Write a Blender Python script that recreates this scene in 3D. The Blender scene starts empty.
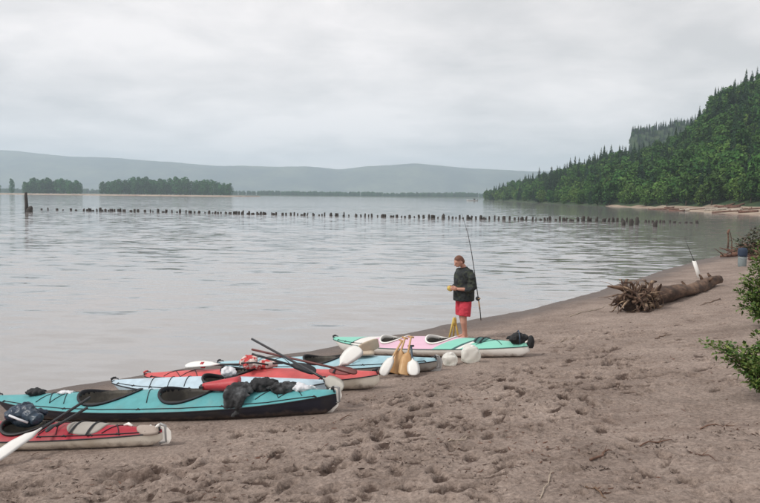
import bpy, bmesh, math, random
import numpy as np
from mathutils import Vector, Matrix, noise as mnoise

# ------------------------------------------------------------------ camera, sky, sun, exposure
SC = bpy.context.scene
COL = SC.collection
random.seed(7)
RNG = np.random.default_rng(11)

FPX, CAM_Z = 739.0, 3.3                       # focal length in photo pixels, eye height over the river
PITCH, ROLL = math.atan(55.8 / 739.0), math.radians(0.6)
cam_data = bpy.data.cameras.new('camera')
cam_data.sensor_width = 36.0
cam_data.lens = 36.0 * FPX / 760.0
cam_data.clip_start, cam_data.clip_end = 0.1, 30000.0
cam = bpy.data.objects.new('camera', cam_data)
COL.objects.link(cam)
CAM_ROT = Matrix.Rotation(math.pi / 2 - PITCH, 3, 'X') @ Matrix.Rotation(ROLL, 3, 'Z')
cam.matrix_world = Matrix.Translation((0, 0, CAM_Z)) @ CAM_ROT.to_4x4()
SC.camera = cam

SUN_EL, SUN_AZ = math.radians(46), math.radians(250)      # azimuth clockwise from +Y
w = bpy.data.worlds.new('World')
SC.world = w
w.use_nodes = True
nt = w.node_tree
nt.nodes.clear()
def wn(t, **k):
    n = nt.nodes.new(t)
    for a, b in k.items(): setattr(n, a, b)
    return n
wout = wn('ShaderNodeOutputWorld')
sky = wn('ShaderNodeTexSky', sky_type='NISHITA', sun_disc=False, sun_elevation=SUN_EL, sun_rotation=SUN_AZ)
bg_sky = wn('ShaderNodeBackground'); bg_sky.inputs['Strength'].default_value = 0.1
nt.links.new(sky.outputs[0], bg_sky.inputs['Color'])
tc = wn('ShaderNodeTexCoord')
sep = wn('ShaderNodeSeparateXYZ')
nt.links.new(tc.outputs['Generated'], sep.inputs[0])
def wmath(op, a, b=None):
    n = wn('ShaderNodeMath', operation=op)
    for i, v in enumerate((a, b)):
        if v is None: continue
        if isinstance(v, (int, float)): n.inputs[i].default_value = v
        else: nt.links.new(v, n.inputs[i])
    return n.outputs[0]
zz = wmath('ADD', wmath('MAXIMUM', sep.outputs[2], 0.0), 0.16)
comb = wn('ShaderNodeCombineXYZ')
nt.links.new(wmath('DIVIDE', sep.outputs[0], zz), comb.inputs[0])
nt.links.new(wmath('DIVIDE', sep.outputs[1], zz), comb.inputs[1])
def wnoise(scale, detail, rough, dist, off):
    m = wn('ShaderNodeMapping'); m.inputs['Location'].default_value = off
    nt.links.new(comb.outputs[0], m.inputs[0])
    n = wn('ShaderNodeTexNoise')
    n.inputs['Scale'].default_value, n.inputs['Detail'].default_value = scale, detail
    n.inputs['Roughness'].default_value, n.inputs['Distortion'].default_value = rough, dist
    nt.links.new(m.outputs[0], n.inputs['Vector'])
    return n.outputs[0]
n_big = wnoise(0.55, 4, 0.55, 0.3, (3.1, 1.7, 0))
n_mid = wnoise(1.7, 7, 0.58, 0.25, (0.4, 5.2, 0))
cl = wmath('ADD', wmath('MULTIPLY', n_big, 0.5), wmath('MULTIPLY', n_mid, 0.5))
ramp = wn('ShaderNodeValToRGB')
ramp.color_ramp.elements[0].position, ramp.color_ramp.elements[0].color = 0.39, (0.45, 0.437, 0.433, 1)
ramp.color_ramp.elements[1].position, ramp.color_ramp.elements[1].color = 0.60, (0.685, 0.65, 0.637, 1)
nt.links.new(cl, ramp.inputs[0])
bg_cl = wn('ShaderNodeBackground'); bg_cl.inputs['Strength'].default_value = 1.0
nt.links.new(ramp.outputs[0], bg_cl.inputs['Color'])
wmix = wn('ShaderNodeMixShader'); wmix.inputs[0].default_value = 0.96
nt.links.new(bg_sky.outputs[0], wmix.inputs[1]); nt.links.new(bg_cl.outputs[0], wmix.inputs[2])
nt.links.new(wmix.outputs[0], wout.inputs['Surface'])

sun_d = bpy.data.lights.new('sun', 'SUN')
sun_d.energy, sun_d.angle, sun_d.color = 1.5, math.radians(14), (1.0, 0.96, 0.9)
sun = bpy.data.objects.new('sun', sun_d); COL.objects.link(sun)
sdir = Vector((math.sin(SUN_AZ) * math.cos(SUN_EL), math.cos(SUN_AZ) * math.cos(SUN_EL), math.sin(SUN_EL)))
sun.rotation_euler = sdir.to_track_quat('Z', 'Y').to_euler()
sun.location = (0, 0, 60)

SC.render.engine = 'CYCLES'
SC.cycles.use_denoising = True
SC.cycles.max_bounces = 8
SC.cycles.volume_bounces = 3
SC.cycles.transparent_max_bounces = 16
SC.view_settings.view_transform = 'Standard'
SC.view_settings.look = 'None'
SC.view_settings.gamma = 1.0
SC.view_settings.exposure = 0.68
SC.view_settings.use_curve_mapping = False

# ------------------------------------------------------------------ helpers
def ray(px, py):
    return CAM_ROT @ Vector(((px - 380) / FPX, -(py - 251.5) / FPX, -1.0))
def at(px, py, Y):                        # the point at world depth Y on the sight line of a photo pixel
    d = ray(px, py)
    return Vector((0, 0, CAM_Z)) + d * (Y / d.y)
def on_z(px, py, z=0.0):
    d = ray(px, py)
    return Vector((0, 0, CAM_Z)) + d * ((z - CAM_Z) / d.z)
def to_px(p):
    q = CAM_ROT.transposed() @ (Vector(p) - Vector((0, 0, CAM_Z)))
    return 380 + FPX * q.x / -q.z, 251.5 - FPX * q.y / -q.z

def tag(o, label=None, cat=None, group=None, kind=None):
    if label: o['label'] = label
    if cat: o['category'] = cat
    if group: o['group'] = group
    if kind: o['kind'] = kind
    return o
def empty(name, loc, label=None, cat=None, group=None, rot=None):
    o = bpy.data.objects.new(name, None); COL.objects.link(o)
    o.empty_display_size = 0.1
    o.location = loc
    if rot is not None: o.rotation_euler = rot
    return tag(o, label, cat, group)
def link(name, mesh, parent=None, loc=None):
    o = bpy.data.objects.new(name, mesh); COL.objects.link(o)
    if parent is not None: o.parent = parent
    if loc is not None: o.location = loc
    return o
def np_mesh(name, V, Fq, mats=(), smooth=True, midx=None):
    """fast mesh from an (n,3) array and an (m,3|4) index array"""
    me = bpy.data.meshes.new(name)
    V = np.asarray(V, dtype=np.float32); Fq = np.asarray(Fq, dtype=np.int32)
    m, k = Fq.shape
    me.vertices.add(len(V)); me.vertices.foreach_set('co', V.ravel())
    me.loops.add(m * k); me.loops.foreach_set('vertex_index', Fq.ravel())
    me.polygons.add(m)
    me.polygons.foreach_set('loop_start', np.arange(0, m * k, k, dtype=np.int32))
    me.polygons.foreach_set('loop_total', np.full(m, k, dtype=np.int32))
    me.polygons.foreach_set('use_smooth', np.full(m, smooth, dtype=bool))
    if midx is not None: me.polygons.foreach_set('material_index', np.asarray(midx, dtype=np.int32))
    for mm in mats: me.materials.append(mm)
    me.update(calc_edges=True)
    me.validate()
    return me

class MB:
    """collects geometry for one mesh object"""
    def __init__(s): s.v, s.f, s.sm = [], [], []
    def add(s, V, F, smooth=True):
        b = len(s.v)
        s.v += [tuple(p) for p in V]
        s.f += [tuple(i + b for i in f) for f in F]
        s.sm += [smooth] * len(F)
    def rings(s, R, caps=True, closed=True, smooth=True):
        n = len(R[0]); V = [p for r in R for p in r]; F = []
        for i in range(len(R) - 1):
            for j in range(n if closed else n - 1):
                j2 = (j + 1) % n
                F.append((i * n + j, i * n + j2, (i + 1) * n + j2, (i + 1) * n + j))
        if caps:
            F.append(tuple(reversed(range(n)))); F.append(tuple(range((len(R) - 1) * n, len(R) * n)))
        s.add(V, F, smooth)
    def tube(s, P, r, n=8, caps=True):
        P = [Vector(p) for p in P]
        rad = r if isinstance(r, (list, tuple)) else [r] * len(P)
        up = None; R = []
        for i, p in enumerate(P):
            t = (P[min(i + 1, len(P) - 1)] - P[max(i - 1, 0)])
            t = t.normalized() if t.length > 1e-9 else Vector((0, 0, 1))
            if up is None:
                up = Vector((0, 0, 1)) if abs(t.z) < 0.9 else Vector((1, 0, 0))
            a = t.cross(up)
            a = a.normalized() if a.length > 1e-6 else t.orthogonal().normalized()
            b = a.cross(t).normalized(); up = b
            q = rad[i]
            qa, qb = q if isinstance(q, tuple) else (q, q)
            R.append([p + a * math.cos(2 * math.pi * j / n) * qa + b * math.sin(2 * math.pi * j / n) * qb for j in range(n)])
        s.rings(R, caps)
    def box(s, c, d, rot=None):
        c = Vector(c); V = []
        for x in (-1, 1):
            for y in (-1, 1):
                for z in (-1, 1):
                    p = Vector((x * d[0] / 2, y * d[1] / 2, z * d[2] / 2))
                    V.append(c + (rot @ p if rot is not None else p))
        s.add(V, [(0, 1, 3, 2), (4, 6, 7, 5), (0, 4, 5, 1), (2, 3, 7, 6), (0, 2, 6, 4), (1, 5, 7, 3)], False)
    def lathe(s, prof, n=16, c=(0, 0, 0)):
        c = Vector(c)
        s.rings([[c + Vector((r * math.cos(2 * math.pi * j / n), r * math.sin(2 * math.pi * j / n), z)) for j in range(n)] for r, z in prof])
    def mesh(s, name, mat):
        me = bpy.data.meshes.new(name)
        me.from_pydata(s.v, [], s.f)
        me.polygons.foreach_set('use_smooth', s.sm)
        if mat: me.materials.append(mat)
        me.update()
        return me
    def build(s, name, mat, parent=None, loc=None):
        return link(name, s.mesh(name, mat), parent, loc)

def mat(name, col, rough=0.6, var=0.12, vscale=6.0, bump=0.0, bscale=40.0, spec=0.5, trans=0.0, obj_var=0.0, coat=0.0, col2=None, c2scale=3.0, c2lo=0.45, c2hi=0.65, stretch=None, detail=4.0, sandy=None):
    """principled material whose colour wanders a little; optional second colour in blotches, fine bump"""
    m = bpy.data.materials.new(name); m.use_nodes = True
    t = m.node_tree; N, Lk = t.nodes, t.links
    p = N['Principled BSDF']
    p.inputs['Roughness'].default_value = rough
    p.inputs['Specular IOR Level'].default_value = spec
    p.inputs['Coat Weight'].default_value = coat
    if trans: p.inputs['Transmission Weight'].default_value = trans
    co = N.new('ShaderNodeTexCoord').outputs['Object']
    if stretch:
        mp = N.new('ShaderNodeMapping'); mp.inputs['Scale'].default_value = stretch
        Lk.new(co, mp.inputs[0]); co = mp.outputs[0]
    def nz(sc, d=detail):
        n = N.new('ShaderNodeTexNoise'); n.inputs['Scale'].default_value = sc; n.inputs['Detail'].default_value = d
        n.inputs['Roughness'].default_value = 0.6
        Lk.new(co, n.inputs['Vector']); return n.outputs[0]
    base = None
    if col2:
        r = N.new('ShaderNodeValToRGB')
        r.color_ramp.elements[0].position, r.color_ramp.elements[0].color = c2lo, (*col, 1)
        r.color_ramp.elements[1].position, r.color_ramp.elements[1].color = c2hi, (*col2, 1)
        Lk.new(nz(c2scale), r.inputs[0]); base = r.outputs[0]
    hs = N.new('ShaderNodeHueSaturation')
    if base: Lk.new(base, hs.inputs['Color'])
    else: hs.inputs['Color'].default_value = (*col, 1)
    mr = N.new('ShaderNodeMapRange')
    mr.inputs['From Min'].default_value, mr.inputs['From Max'].default_value = 0.25, 0.75
    mr.inputs['To Min'].default_value, mr.inputs['To Max'].default_value = 1 - var, 1 + var
    Lk.new(nz(vscale), mr.inputs['Value'])
    val = mr.outputs[0]
    if obj_var:
        oi = N.new('ShaderNodeObjectInfo')
        m2 = N.new('ShaderNodeMapRange')
        m2.inputs['To Min'].default_value, m2.inputs['To Max'].default_value = 1 - obj_var, 1 + obj_var
        Lk.new(oi.outputs['Random'], m2.inputs['Value'])
        mu = N.new('ShaderNodeMath'); mu.operation = 'MULTIPLY'
        Lk.new(val, mu.inputs[0]); Lk.new(m2.outputs[0], mu.inputs[1]); val = mu.outputs[0]
        m3 = N.new('ShaderNodeMapRange')
        wr = N.new('ShaderNodeTexWhiteNoise'); wr.noise_dimensions = '1D'; Lk.new(oi.outputs['Random'], wr.inputs['W'])
        m3.inputs['To Min'].default_value, m3.inputs['To Max'].default_value = 0.5 - 0.05 * obj_var, 0.5 + 0.05 * obj_var
        Lk.new(wr.outputs['Value'], m3.inputs['Value']); Lk.new(m3.outputs[0], hs.inputs['Hue'])
    Lk.new(val, hs.inputs['Value'])
    if sandy:                                     # sand and dried mud clinging up to a ragged height
        sx = N.new('ShaderNodeSeparateXYZ'); Lk.new(N.new('ShaderNodeTexCoord').outputs['Object'], sx.inputs[0])
        ma = N.new('ShaderNodeMath'); ma.operation = 'MULTIPLY_ADD'; Lk.new(nz(7.0, 6.0), ma.inputs[0]); ma.inputs[1].default_value = -0.26; Lk.new(sx.outputs[2], ma.inputs[2])
        ms = N.new('ShaderNodeMapRange'); ms.inputs['From Min'].default_value, ms.inputs['From Max'].default_value = sandy - .20, sandy - .12
        ms.inputs['To Min'].default_value, ms.inputs['To Max'].default_value = .85, 0.0; Lk.new(ma.outputs[0], ms.inputs['Value'])
        mx = N.new('ShaderNodeMix'); mx.data_type = 'RGBA'; Lk.new(ms.outputs[0], mx.inputs[0]); Lk.new(hs.outputs[0], mx.inputs[6]); mx.inputs[7].default_value = (.17, .13, .105, 1)
        class _O: outputs = [mx.outputs[2]]
        hs = _O
    Lk.new(hs.outputs[0], p.inputs['Base Color'])
    if bump:
        b = N.new('ShaderNodeBump'); b.inputs['Strength'].default_value = bump; b.inputs['Distance'].default_value = 0.02
        Lk.new(nz(bscale), b.inputs['Height']); Lk.new(b.outputs[0], p.inputs['Normal'])
    return m

# 2D value noise for height fields
_TAB = np.random.default_rng(5).random((256, 256))
def vnoise(x, y, sd=0):
    x = x + 17.13 * sd; y = y + 9.71 * sd
    xi, yi = np.floor(x).astype(int), np.floor(y).astype(int)
    fx, fy = x - xi, y - yi
    fx, fy = fx * fx * (3 - 2 * fx), fy * fy * (3 - 2 * fy)
    a, b = _TAB[xi & 255, yi & 255], _TAB[(xi + 1) & 255, yi & 255]
    c, d = _TAB[xi & 255, (yi + 1) & 255], _TAB[(xi + 1) & 255, (yi + 1) & 255]
    return (a * (1 - fx) + b * fx) * (1 - fy) + (c * (1 - fx) + d * fx) * fy
def fbm(x, y, oct=4, sd=0, gain=0.5):
    r = 0; a = 1; t = 0
    for o in range(oct):
        r = r + a * (vnoise(x * 2 ** o, y * 2 ** o, sd + o) - 0.5); t += a; a *= gain
    return r / t
def sstep(a, b, x):
    t = np.clip((x - a) / (b - a), 0, 1); return t * t * (3 - 2 * t)

# ------------------------------------------------------------------ the lie of the land (plan, metres; camera at 0,0)
SHORE = np.array([(-90, -70), (-20, -1), (-6.07, 11.64), (-4.19, 13.32), (-1.74, 15.35), (-0.6, 16.5), (1.27, 18.3),
                  (4.42, 21.6), (7.93, 26.4), (12.0, 32.4), (16.3, 38.6), (20.2, 43.7), (23.9, 48.3), (30, 54), (45, 60), (75, 72),
                  (105, 98), (101, 128), (80, 150), (81, 188), (90, 257), (93, 380), (97, 508), (103, 690), (112, 800),
                  (135, 900), (175, 1100), (260, 1500)])
def shore_dist(x, y):
    """signed distance from the waterline, positive inland"""
    x = np.asarray(x, float); y = np.asarray(y, float)
    best = np.full(x.shape, 1e12); sg = np.ones(x.shape)
    for a, b in zip(SHORE[:-1], SHORE[1:]):
        dx, dy = b - a
        t = np.clip(((x - a[0]) * dx + (y - a[1]) * dy) / (dx * dx + dy * dy), 0, 1)
        d2 = (x - a[0] - dx * t) ** 2 + (y - a[1] - dy * t) ** 2
        c = dy * (x - a[0]) - dx * (y - a[1])
        m = d2 < best - 1e-9
        best = np.where(m, d2, best); sg = np.where(m, np.where(c >= 0, 1, -1), sg)
    return np.sqrt(best) * sg
def beach_base(x, y):
    s = shore_dist(x, y)
    w_ = 0.35 * fbm(np.asarray(x) * 0.45, np.asarray(y) * 0.45, 3, 3) + 0.14 * fbm(np.asarray(x) * 1.9, np.asarray(y) * 1.9, 2, 6)
    s = s + w_
    z = np.where(s > 0, 0.115 * s, 0.1 * s)
    z = np.where(s > 15, 0.115 * 15 + 0.05 * (s - 15), z)
    return np.maximum(z, -1.4), s
_cx, _cy = np.arange(-40, 70.01, 0.2), np.arange(-2, 80.01, 0.2)
_CZ = beach_base(*np.meshgrid(_cx, _cy, indexing='ij'))[0].tolist()
def beach_z(x, y):
    fx, fy = (min(max(x, -39.9), 69.8) + 40) / 0.2, (min(max(y, -1.9), 79.8) + 2) / 0.2
    i, j = int(fx), int(fy); fx -= i; fy -= j
    return (_CZ[i][j] * (1 - fx) + _CZ[i + 1][j] * fx) * (1 - fy) + (_CZ[i][j + 1] * (1 - fx) + _CZ[i + 1][j + 1] * fx) * fy
def ground(px, py):
    """where the sight line of a photo pixel meets the beach (or the river)"""
    d = ray(px, py); lo, hi = 1.0, 300.0
    for _ in range(50):
        m = (lo + hi) / 2; p = Vector((0, 0, CAM_Z)) + d * m
        if p.z > max(beach_z(p.x, p.y), 0.0): lo = m
        else: hi = m
    return p
def ground_normal(x, y):
    e = 0.5
    return Vector((-(beach_z(x + e, y) - beach_z(x - e, y)) / (2 * e), -(beach_z(x, y + e) - beach_z(x, y - e)) / (2 * e), 1)).normalized()

# ------------------------------------------------------------------ materials for the setting
def attr_node(t, name):
    n = t.nodes.new('ShaderNodeAttribute'); n.attribute_name = name; return n

def sand_material():
    m = bpy.data.materials.new('sand'); m.use_nodes = True
    t = m.node_tree; N, Lk = t.nodes, t.links; p = N['Principled BSDF']
    co = N.new('ShaderNodeTexCoord').outputs['Object']
    def nz(sc, d=5.0, r=0.6, stretch=None):
        v = co
        if stretch:
            mp = N.new('ShaderNodeMapping'); mp.inputs['Scale'].default_value = stretch
            mp.inputs['Rotation'].default_value = (0, 0, math.radians(-42))
            Lk.new(co, mp.inputs[0]); v = mp.outputs[0]
        n = N.new('ShaderNodeTexNoise'); n.inputs['Scale'].default_value = sc
        n.inputs['Detail'].default_value = d; n.inputs['Roughness'].default_value = r
        Lk.new(v, n.inputs['Vector']); return n.outputs[0]
    def rampn(src, a, b, ca, cb):
        r = N.new('ShaderNodeValToRGB')
        r.color_ramp.elements[0].position, r.color_ramp.elements[0].color = a, (*ca, 1)
        r.color_ramp.elements[1].position, r.color_ramp.elements[1].color = b, (*cb, 1)
        Lk.new(src, r.inputs[0]); return r.outputs[0]
    def mix(f, a, b, mode='MIX'):
        n = N.new('ShaderNodeMix'); n.data_type = 'RGBA'; n.blend_type = mode
        if isinstance(f, float): n.inputs[0].default_value = f
        else: Lk.new(f, n.inputs[0])
        Lk.new(a, n.inputs[6]); Lk.new(b, n.inputs[7]) if not isinstance(b, tuple) else setattr(n.inputs[7], 'default_value', (*b, 1))
        return n.outputs[2]
    base = rampn(nz(0.9, 8, 0.68), 0.32, 0.68, (0.205, 0.161, 0.138), (0.35, 0.287, 0.252))
    grain = rampn(nz(24.0, 7, 0.8), 0.32, 0.7, (0.42, 0.39, 0.37), (1.45, 1.43, 1.4))
    base = mix(1.0, base, grain, 'MULTIPLY')
    # darker drift lines of bark dust, lying along the shore
    dr = rampn(nz(1.6, 6, 0.65, (0.35, 1.6, 1)), 0.55, 0.7, (0, 0, 0), (0.55, 0.55, 0.55))
    base = mix(dr, base, (0.15, 0.105, 0.085))
    cm = N.new('ShaderNodeMath'); cm.operation = 'MULTIPLY_ADD'                # crumbly edges to the damp sand and shade painted into the pits
    Lk.new(nz(34.0, 5, 0.75), cm.inputs[0]); cm.inputs[1].default_value = 1.1; Lk.new(attr_node(t, 'damp_shade').outputs['Fac'], cm.inputs[2])
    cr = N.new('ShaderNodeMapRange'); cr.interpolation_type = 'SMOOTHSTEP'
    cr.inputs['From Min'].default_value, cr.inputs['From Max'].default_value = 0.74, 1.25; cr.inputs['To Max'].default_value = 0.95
    Lk.new(cm.outputs[0], cr.inputs['Value']); damp_shade = cr.outputs[0]
    base = mix(damp_shade, base, (0.075, 0.050, 0.040))
    wet = attr_node(t, 'wet').outputs['Fac']
    base = mix(wet, base, (0.10, 0.078, 0.068))
    Lk.new(base, p.inputs['Base Color'])
    mr = N.new('ShaderNodeMapRange'); mr.inputs['To Min'].default_value, mr.inputs['To Max'].default_value = 0.95, 0.5
    Lk.new(wet, mr.inputs['Value']); Lk.new(mr.outputs[0], p.inputs['Roughness'])
    p.inputs['Specular IOR Level'].default_value = 0.3
    b1 = N.new('ShaderNodeBump'); b1.inputs['Strength'].default_value = 1.0; b1.inputs['Distance'].default_value = 0.02
    Lk.new(nz(26.0, 6, 0.7), b1.inputs['Height'])
    b2 = N.new('ShaderNodeBump'); b2.inputs['Strength'].default_value = 0.6; b2.inputs['Distance'].default_value = 0.035
    Lk.new(nz(5.5, 4, 0.6), b2.inputs['Height']); Lk.new(b1.outputs[0], b2.inputs['Normal'])
    Lk.new(b2.outputs[0], p.inputs['Normal'])
    return m

def water_material():
    m = bpy.data.materials.new('river_water'); m.use_nodes = True
    t = m.node_tree; N, Lk = t.nodes, t.links; p = N['Principled BSDF']
    p.inputs['Base Color'].default_value = (0.30, 0.287, 0.28, 1)
    p.inputs['Roughness'].default_value = 0.06
    p.inputs['IOR'].default_value = 1.333
    co = N.new('ShaderNodeTexCoord').outputs['Object']
    def nz(sc, stretch, rot, d, dist=0.0, colour=False):
        mp = N.new('ShaderNodeMapping'); mp.inputs['Scale'].default_value = stretch
        mp.inputs['Rotation'].default_value = (0, 0, math.radians(rot)); Lk.new(co, mp.inputs[0])
        n = N.new('ShaderNodeTexNoise'); n.inputs['Scale'].default_value = sc; n.inputs['Detail'].default_value = d
        n.inputs['Distortion'].default_value = dist
        Lk.new(mp.outputs[0], n.inputs['Vector']); return n.outputs[1 if colour else 0]
    def vmath(op, a_, b_):
        n = N.new('ShaderNodeVectorMath'); n.operation = op
        for i, v in enumerate((a_, b_)):
            if isinstance(v, tuple): n.inputs[i].default_value = v
            elif v is not None: Lk.new(v, n.inputs[i])
        return n.outputs[0]
    def smath(op, a_, b_, c_=None):
        n = N.new('ShaderNodeMath'); n.operation = op
        for i, v in enumerate((a_, b_, c_)):
            if v is None: continue
            if isinstance(v, (int, float)): n.inputs[i].default_value = v
            else: Lk.new(v, n.inputs[i])
        return n.outputs[0]
    # wave slopes: long swell, ripples, wavelets; calmer in the lee of the hill and in slick streaks
    w1 = vmath('SUBTRACT', nz(0.55, (0.30, 1.0, 1), 24, 2, 0.5, True), (.5, .5, .5))
    w2 = vmath('SUBTRACT', nz(2.2, (0.35, 1.0, 1), 10, 3, 0.4, True), (.5, .5, .5))
    sl = vmath('ADD', vmath('MULTIPLY', w1, (.05, .12, 0)), vmath('MULTIPLY', w2, (.14, .34, 0)))
    sp = N.new('ShaderNodeSeparateXYZ'); Lk.new(co, sp.inputs[0])
    mr = N.new('ShaderNodeMapRange'); mr.inputs['From Min'].default_value, mr.inputs['From Max'].default_value = 8.0, 46.0
    mr.inputs['To Min'].default_value, mr.inputs['To Max'].default_value = 1.0, 0.28
    Lk.new(smath('MULTIPLY_ADD', nz(0.03, (0.3, 1.0, 1), -8, 3), 40.0, smath('SUBTRACT', sp.outputs[0], 20.0)), mr.inputs['Value'])
    st = N.new('ShaderNodeMapRange'); st.inputs['From Min'].default_value, st.inputs['From Max'].default_value = 0.36, 0.62
    st.inputs['To Min'].default_value, st.inputs['To Max'].default_value = 0.45, 1.15
    Lk.new(nz(0.035, (0.22, 1.0, 1), 6, 4, 0.6), st.inputs['Value'])
    k = smath('MULTIPLY', mr.outputs[0], st.outputs[0])
    sc_ = N.new('ShaderNodeVectorMath'); sc_.operation = 'SCALE'; Lk.new(sl, sc_.inputs[0]); Lk.new(k, sc_.inputs['Scale'])
    nv = vmath('NORMALIZE', vmath('ADD', sc_.outputs[0], (0, 0, 1)), None)
    Lk.new(nv, p.inputs['Normal'])
    return m

M_SAND = sand_material()
M_WATER = water_material()
M_SOIL = mat('hill_undergrowth', (0.022, 0.05, 0.016), 0.95, 0.4, 0.3, col2=(0.05, 0.075, 0.025), c2scale=0.12)
M_FARSAND = mat('far_sand', (0.36, 0.29, 0.22), 0.95, 0.25, 0.3, col2=(0.24, 0.16, 0.12), c2scale=0.12)
M_HILLS = mat('far_forest', (0.022, 0.042, 0.026), 1.0, 0.4, 0.02, col2=(0.085, 0.105, 0.06), c2scale=0.0035, spec=0.1, c2lo=.4, c2hi=.62)

# ------------------------------------------------------------------ ground: near beach
FLAT_ZONES = []          # hulls lying on the sand: (x0,y0,x1,y1) segments, filled below before the mesh is made
K_PIX = {                # contact pixels of the two ends of each boat
    'front_red': ((-205, 446), (164, 446)), 'teal': ((1, 417), (338, 413)), 'pale_blue': ((117, 396), (327, 398)),
    'coral': ((149, 388), (380, 389)), 'sky_blue': ((222, 375), (438, 371)), 'pink': ((337, 352), (530, 357))}
K_END = {k: (ground(*a), ground(*b)) for k, (a, b) in K_PIX.items()}
a, b = ground(40, 446), ground(164, 446)
K_END['front_red'] = (b + (a - b).normalized() * 4.75, b)
for k, (a, b) in K_END.items(): FLAT_ZONES.append((a.x, a.y, b.x, b.y))

def axis(segs):
    out = []
    for a, b, d in segs:
        n = max(2, int(round((b - a) / d)) + 1)
        v = np.linspace(a, b, n)
        out.append(v if not out else v[1:])
    return np.concatenate(out)
gx = axis([(-60, -14, 1.2), (-14, -6, 0.1), (-6, 5.5, 0.022), (5.5, 14, 0.055), (14, 40, 0.3), (40, 110, 1.5)])
gy = axis([(-30, 0, 1.5), (0, 4, 0.15), (4, 12, 0.022), (12, 20, 0.04), (20, 40, 0.1), (40, 78, 0.5)])
X, Y = np.meshgrid(gx, gy, indexing='ij')
Z, S = beach_base(X, Y)
near = np.clip((Y - 1) / 3, 0, 1)
land = sstep(0.1, 0.8, S)
kd = np.full(X.shape, 9.0)
for (x0, y0, x1, y1) in FLAT_ZONES:
    dx, dy = x1 - x0, y1 - y0; L2 = dx * dx + dy * dy
    t_ = np.clip(((X - x0) * dx + (Y - y0) * dy) / L2, 0, 1)
    kd = np.minimum(kd, np.hypot(X - x0 - dx * t_, Y - y0 - dy * t_))
away = sstep(0.3, 0.75, kd)
Z = Z + land * away * (0.10 * fbm(X * 0.7, Y * 0.7, 3, 20) + 0.055 * fbm(X * 2.3, Y * 2.3, 3, 30) + 0.05 * np.abs(fbm(X * 5.5, Y * 5.5, 3, 40)) + np.where(Y < 16, 0.016, 0.0) * fbm(X * 11, Y * 11, 3, 45, .6))
damp_shade = np.zeros_like(Z)
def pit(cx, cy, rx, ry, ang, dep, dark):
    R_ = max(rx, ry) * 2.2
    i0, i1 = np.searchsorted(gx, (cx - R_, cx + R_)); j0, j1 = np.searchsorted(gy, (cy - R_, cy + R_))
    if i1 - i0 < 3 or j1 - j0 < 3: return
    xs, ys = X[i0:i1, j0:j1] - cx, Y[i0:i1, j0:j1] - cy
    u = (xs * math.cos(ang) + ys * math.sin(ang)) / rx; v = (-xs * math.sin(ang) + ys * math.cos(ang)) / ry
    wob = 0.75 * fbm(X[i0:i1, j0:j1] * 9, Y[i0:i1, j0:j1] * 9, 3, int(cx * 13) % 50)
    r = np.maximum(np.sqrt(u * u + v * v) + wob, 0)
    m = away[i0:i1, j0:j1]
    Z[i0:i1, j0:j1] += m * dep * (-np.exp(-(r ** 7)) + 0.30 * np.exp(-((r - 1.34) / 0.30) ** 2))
    damp_shade[i0:i1, j0:j1] = np.maximum(damp_shade[i0:i1, j0:j1], dark * m * np.exp(-(r * 0.98) ** 8))  # each pit coloured darker: damp sand plus the hollow's painted shade
def scatter(n, px0, px1, py0, py1, r0, r1, d0, d1, dark):
    for _ in range(n):
        g = ground(random.uniform(px0, px1), random.uniform(py0, py1))
        if g.z < 0.06: continue
        pit(g.x, g.y, random.uniform(r0, r1) * random.uniform(1.3, 2.6), random.uniform(r0, r1), random.gauss(0.25, 0.55), random.uniform(d0, d1), dark * random.uniform(0.35, 1.1))
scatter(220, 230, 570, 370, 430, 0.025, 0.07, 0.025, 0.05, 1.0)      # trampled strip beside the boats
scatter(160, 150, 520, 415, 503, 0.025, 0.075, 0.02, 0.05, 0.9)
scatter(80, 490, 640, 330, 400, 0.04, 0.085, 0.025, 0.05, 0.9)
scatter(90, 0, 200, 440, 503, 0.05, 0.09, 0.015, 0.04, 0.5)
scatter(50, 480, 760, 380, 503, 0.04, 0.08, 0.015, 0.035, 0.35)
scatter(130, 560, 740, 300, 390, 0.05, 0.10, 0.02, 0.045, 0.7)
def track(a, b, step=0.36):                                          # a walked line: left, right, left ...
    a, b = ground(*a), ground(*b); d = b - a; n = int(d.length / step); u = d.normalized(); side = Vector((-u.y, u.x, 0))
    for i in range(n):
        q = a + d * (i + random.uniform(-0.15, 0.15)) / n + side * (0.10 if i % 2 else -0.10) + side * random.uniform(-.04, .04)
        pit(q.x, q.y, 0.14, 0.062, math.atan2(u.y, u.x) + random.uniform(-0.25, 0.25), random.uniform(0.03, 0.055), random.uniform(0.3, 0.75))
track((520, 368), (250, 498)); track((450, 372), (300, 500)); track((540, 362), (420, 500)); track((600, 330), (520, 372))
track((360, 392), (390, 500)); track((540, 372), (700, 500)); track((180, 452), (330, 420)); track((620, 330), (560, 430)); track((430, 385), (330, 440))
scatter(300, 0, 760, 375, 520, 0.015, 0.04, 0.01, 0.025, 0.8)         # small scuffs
Zc = np.where(S < 0.3, np.minimum(Z, np.where(S < 0, -0.004 + 0.1 * S, Z)), Z)
ni, nj = X.shape
idx = np.arange(ni * nj).reshape(ni, nj)
Fq = np.stack([idx[:-1, :-1], idx[1:, :-1], idx[1:, 1:], idx[:-1, 1:]], -1).reshape(-1, 4)
me = np_mesh('beach', np.stack([X, Y, Zc], -1).reshape(-1, 3), Fq, [M_SAND])
wet = np.clip(1.0 - sstep(0.2, 2.0, S + 1.2 * fbm(X * 0.8, Y * 0.8, 4, 60)), 0, 1) * 0.85
for nm, arr in (('wet', wet), ('damp_shade', damp_shade)):
    at_ = me.attributes.new(nm, 'FLOAT', 'POINT'); at_.data.foreach_set('value', arr.astype(np.float32).ravel())
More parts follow.
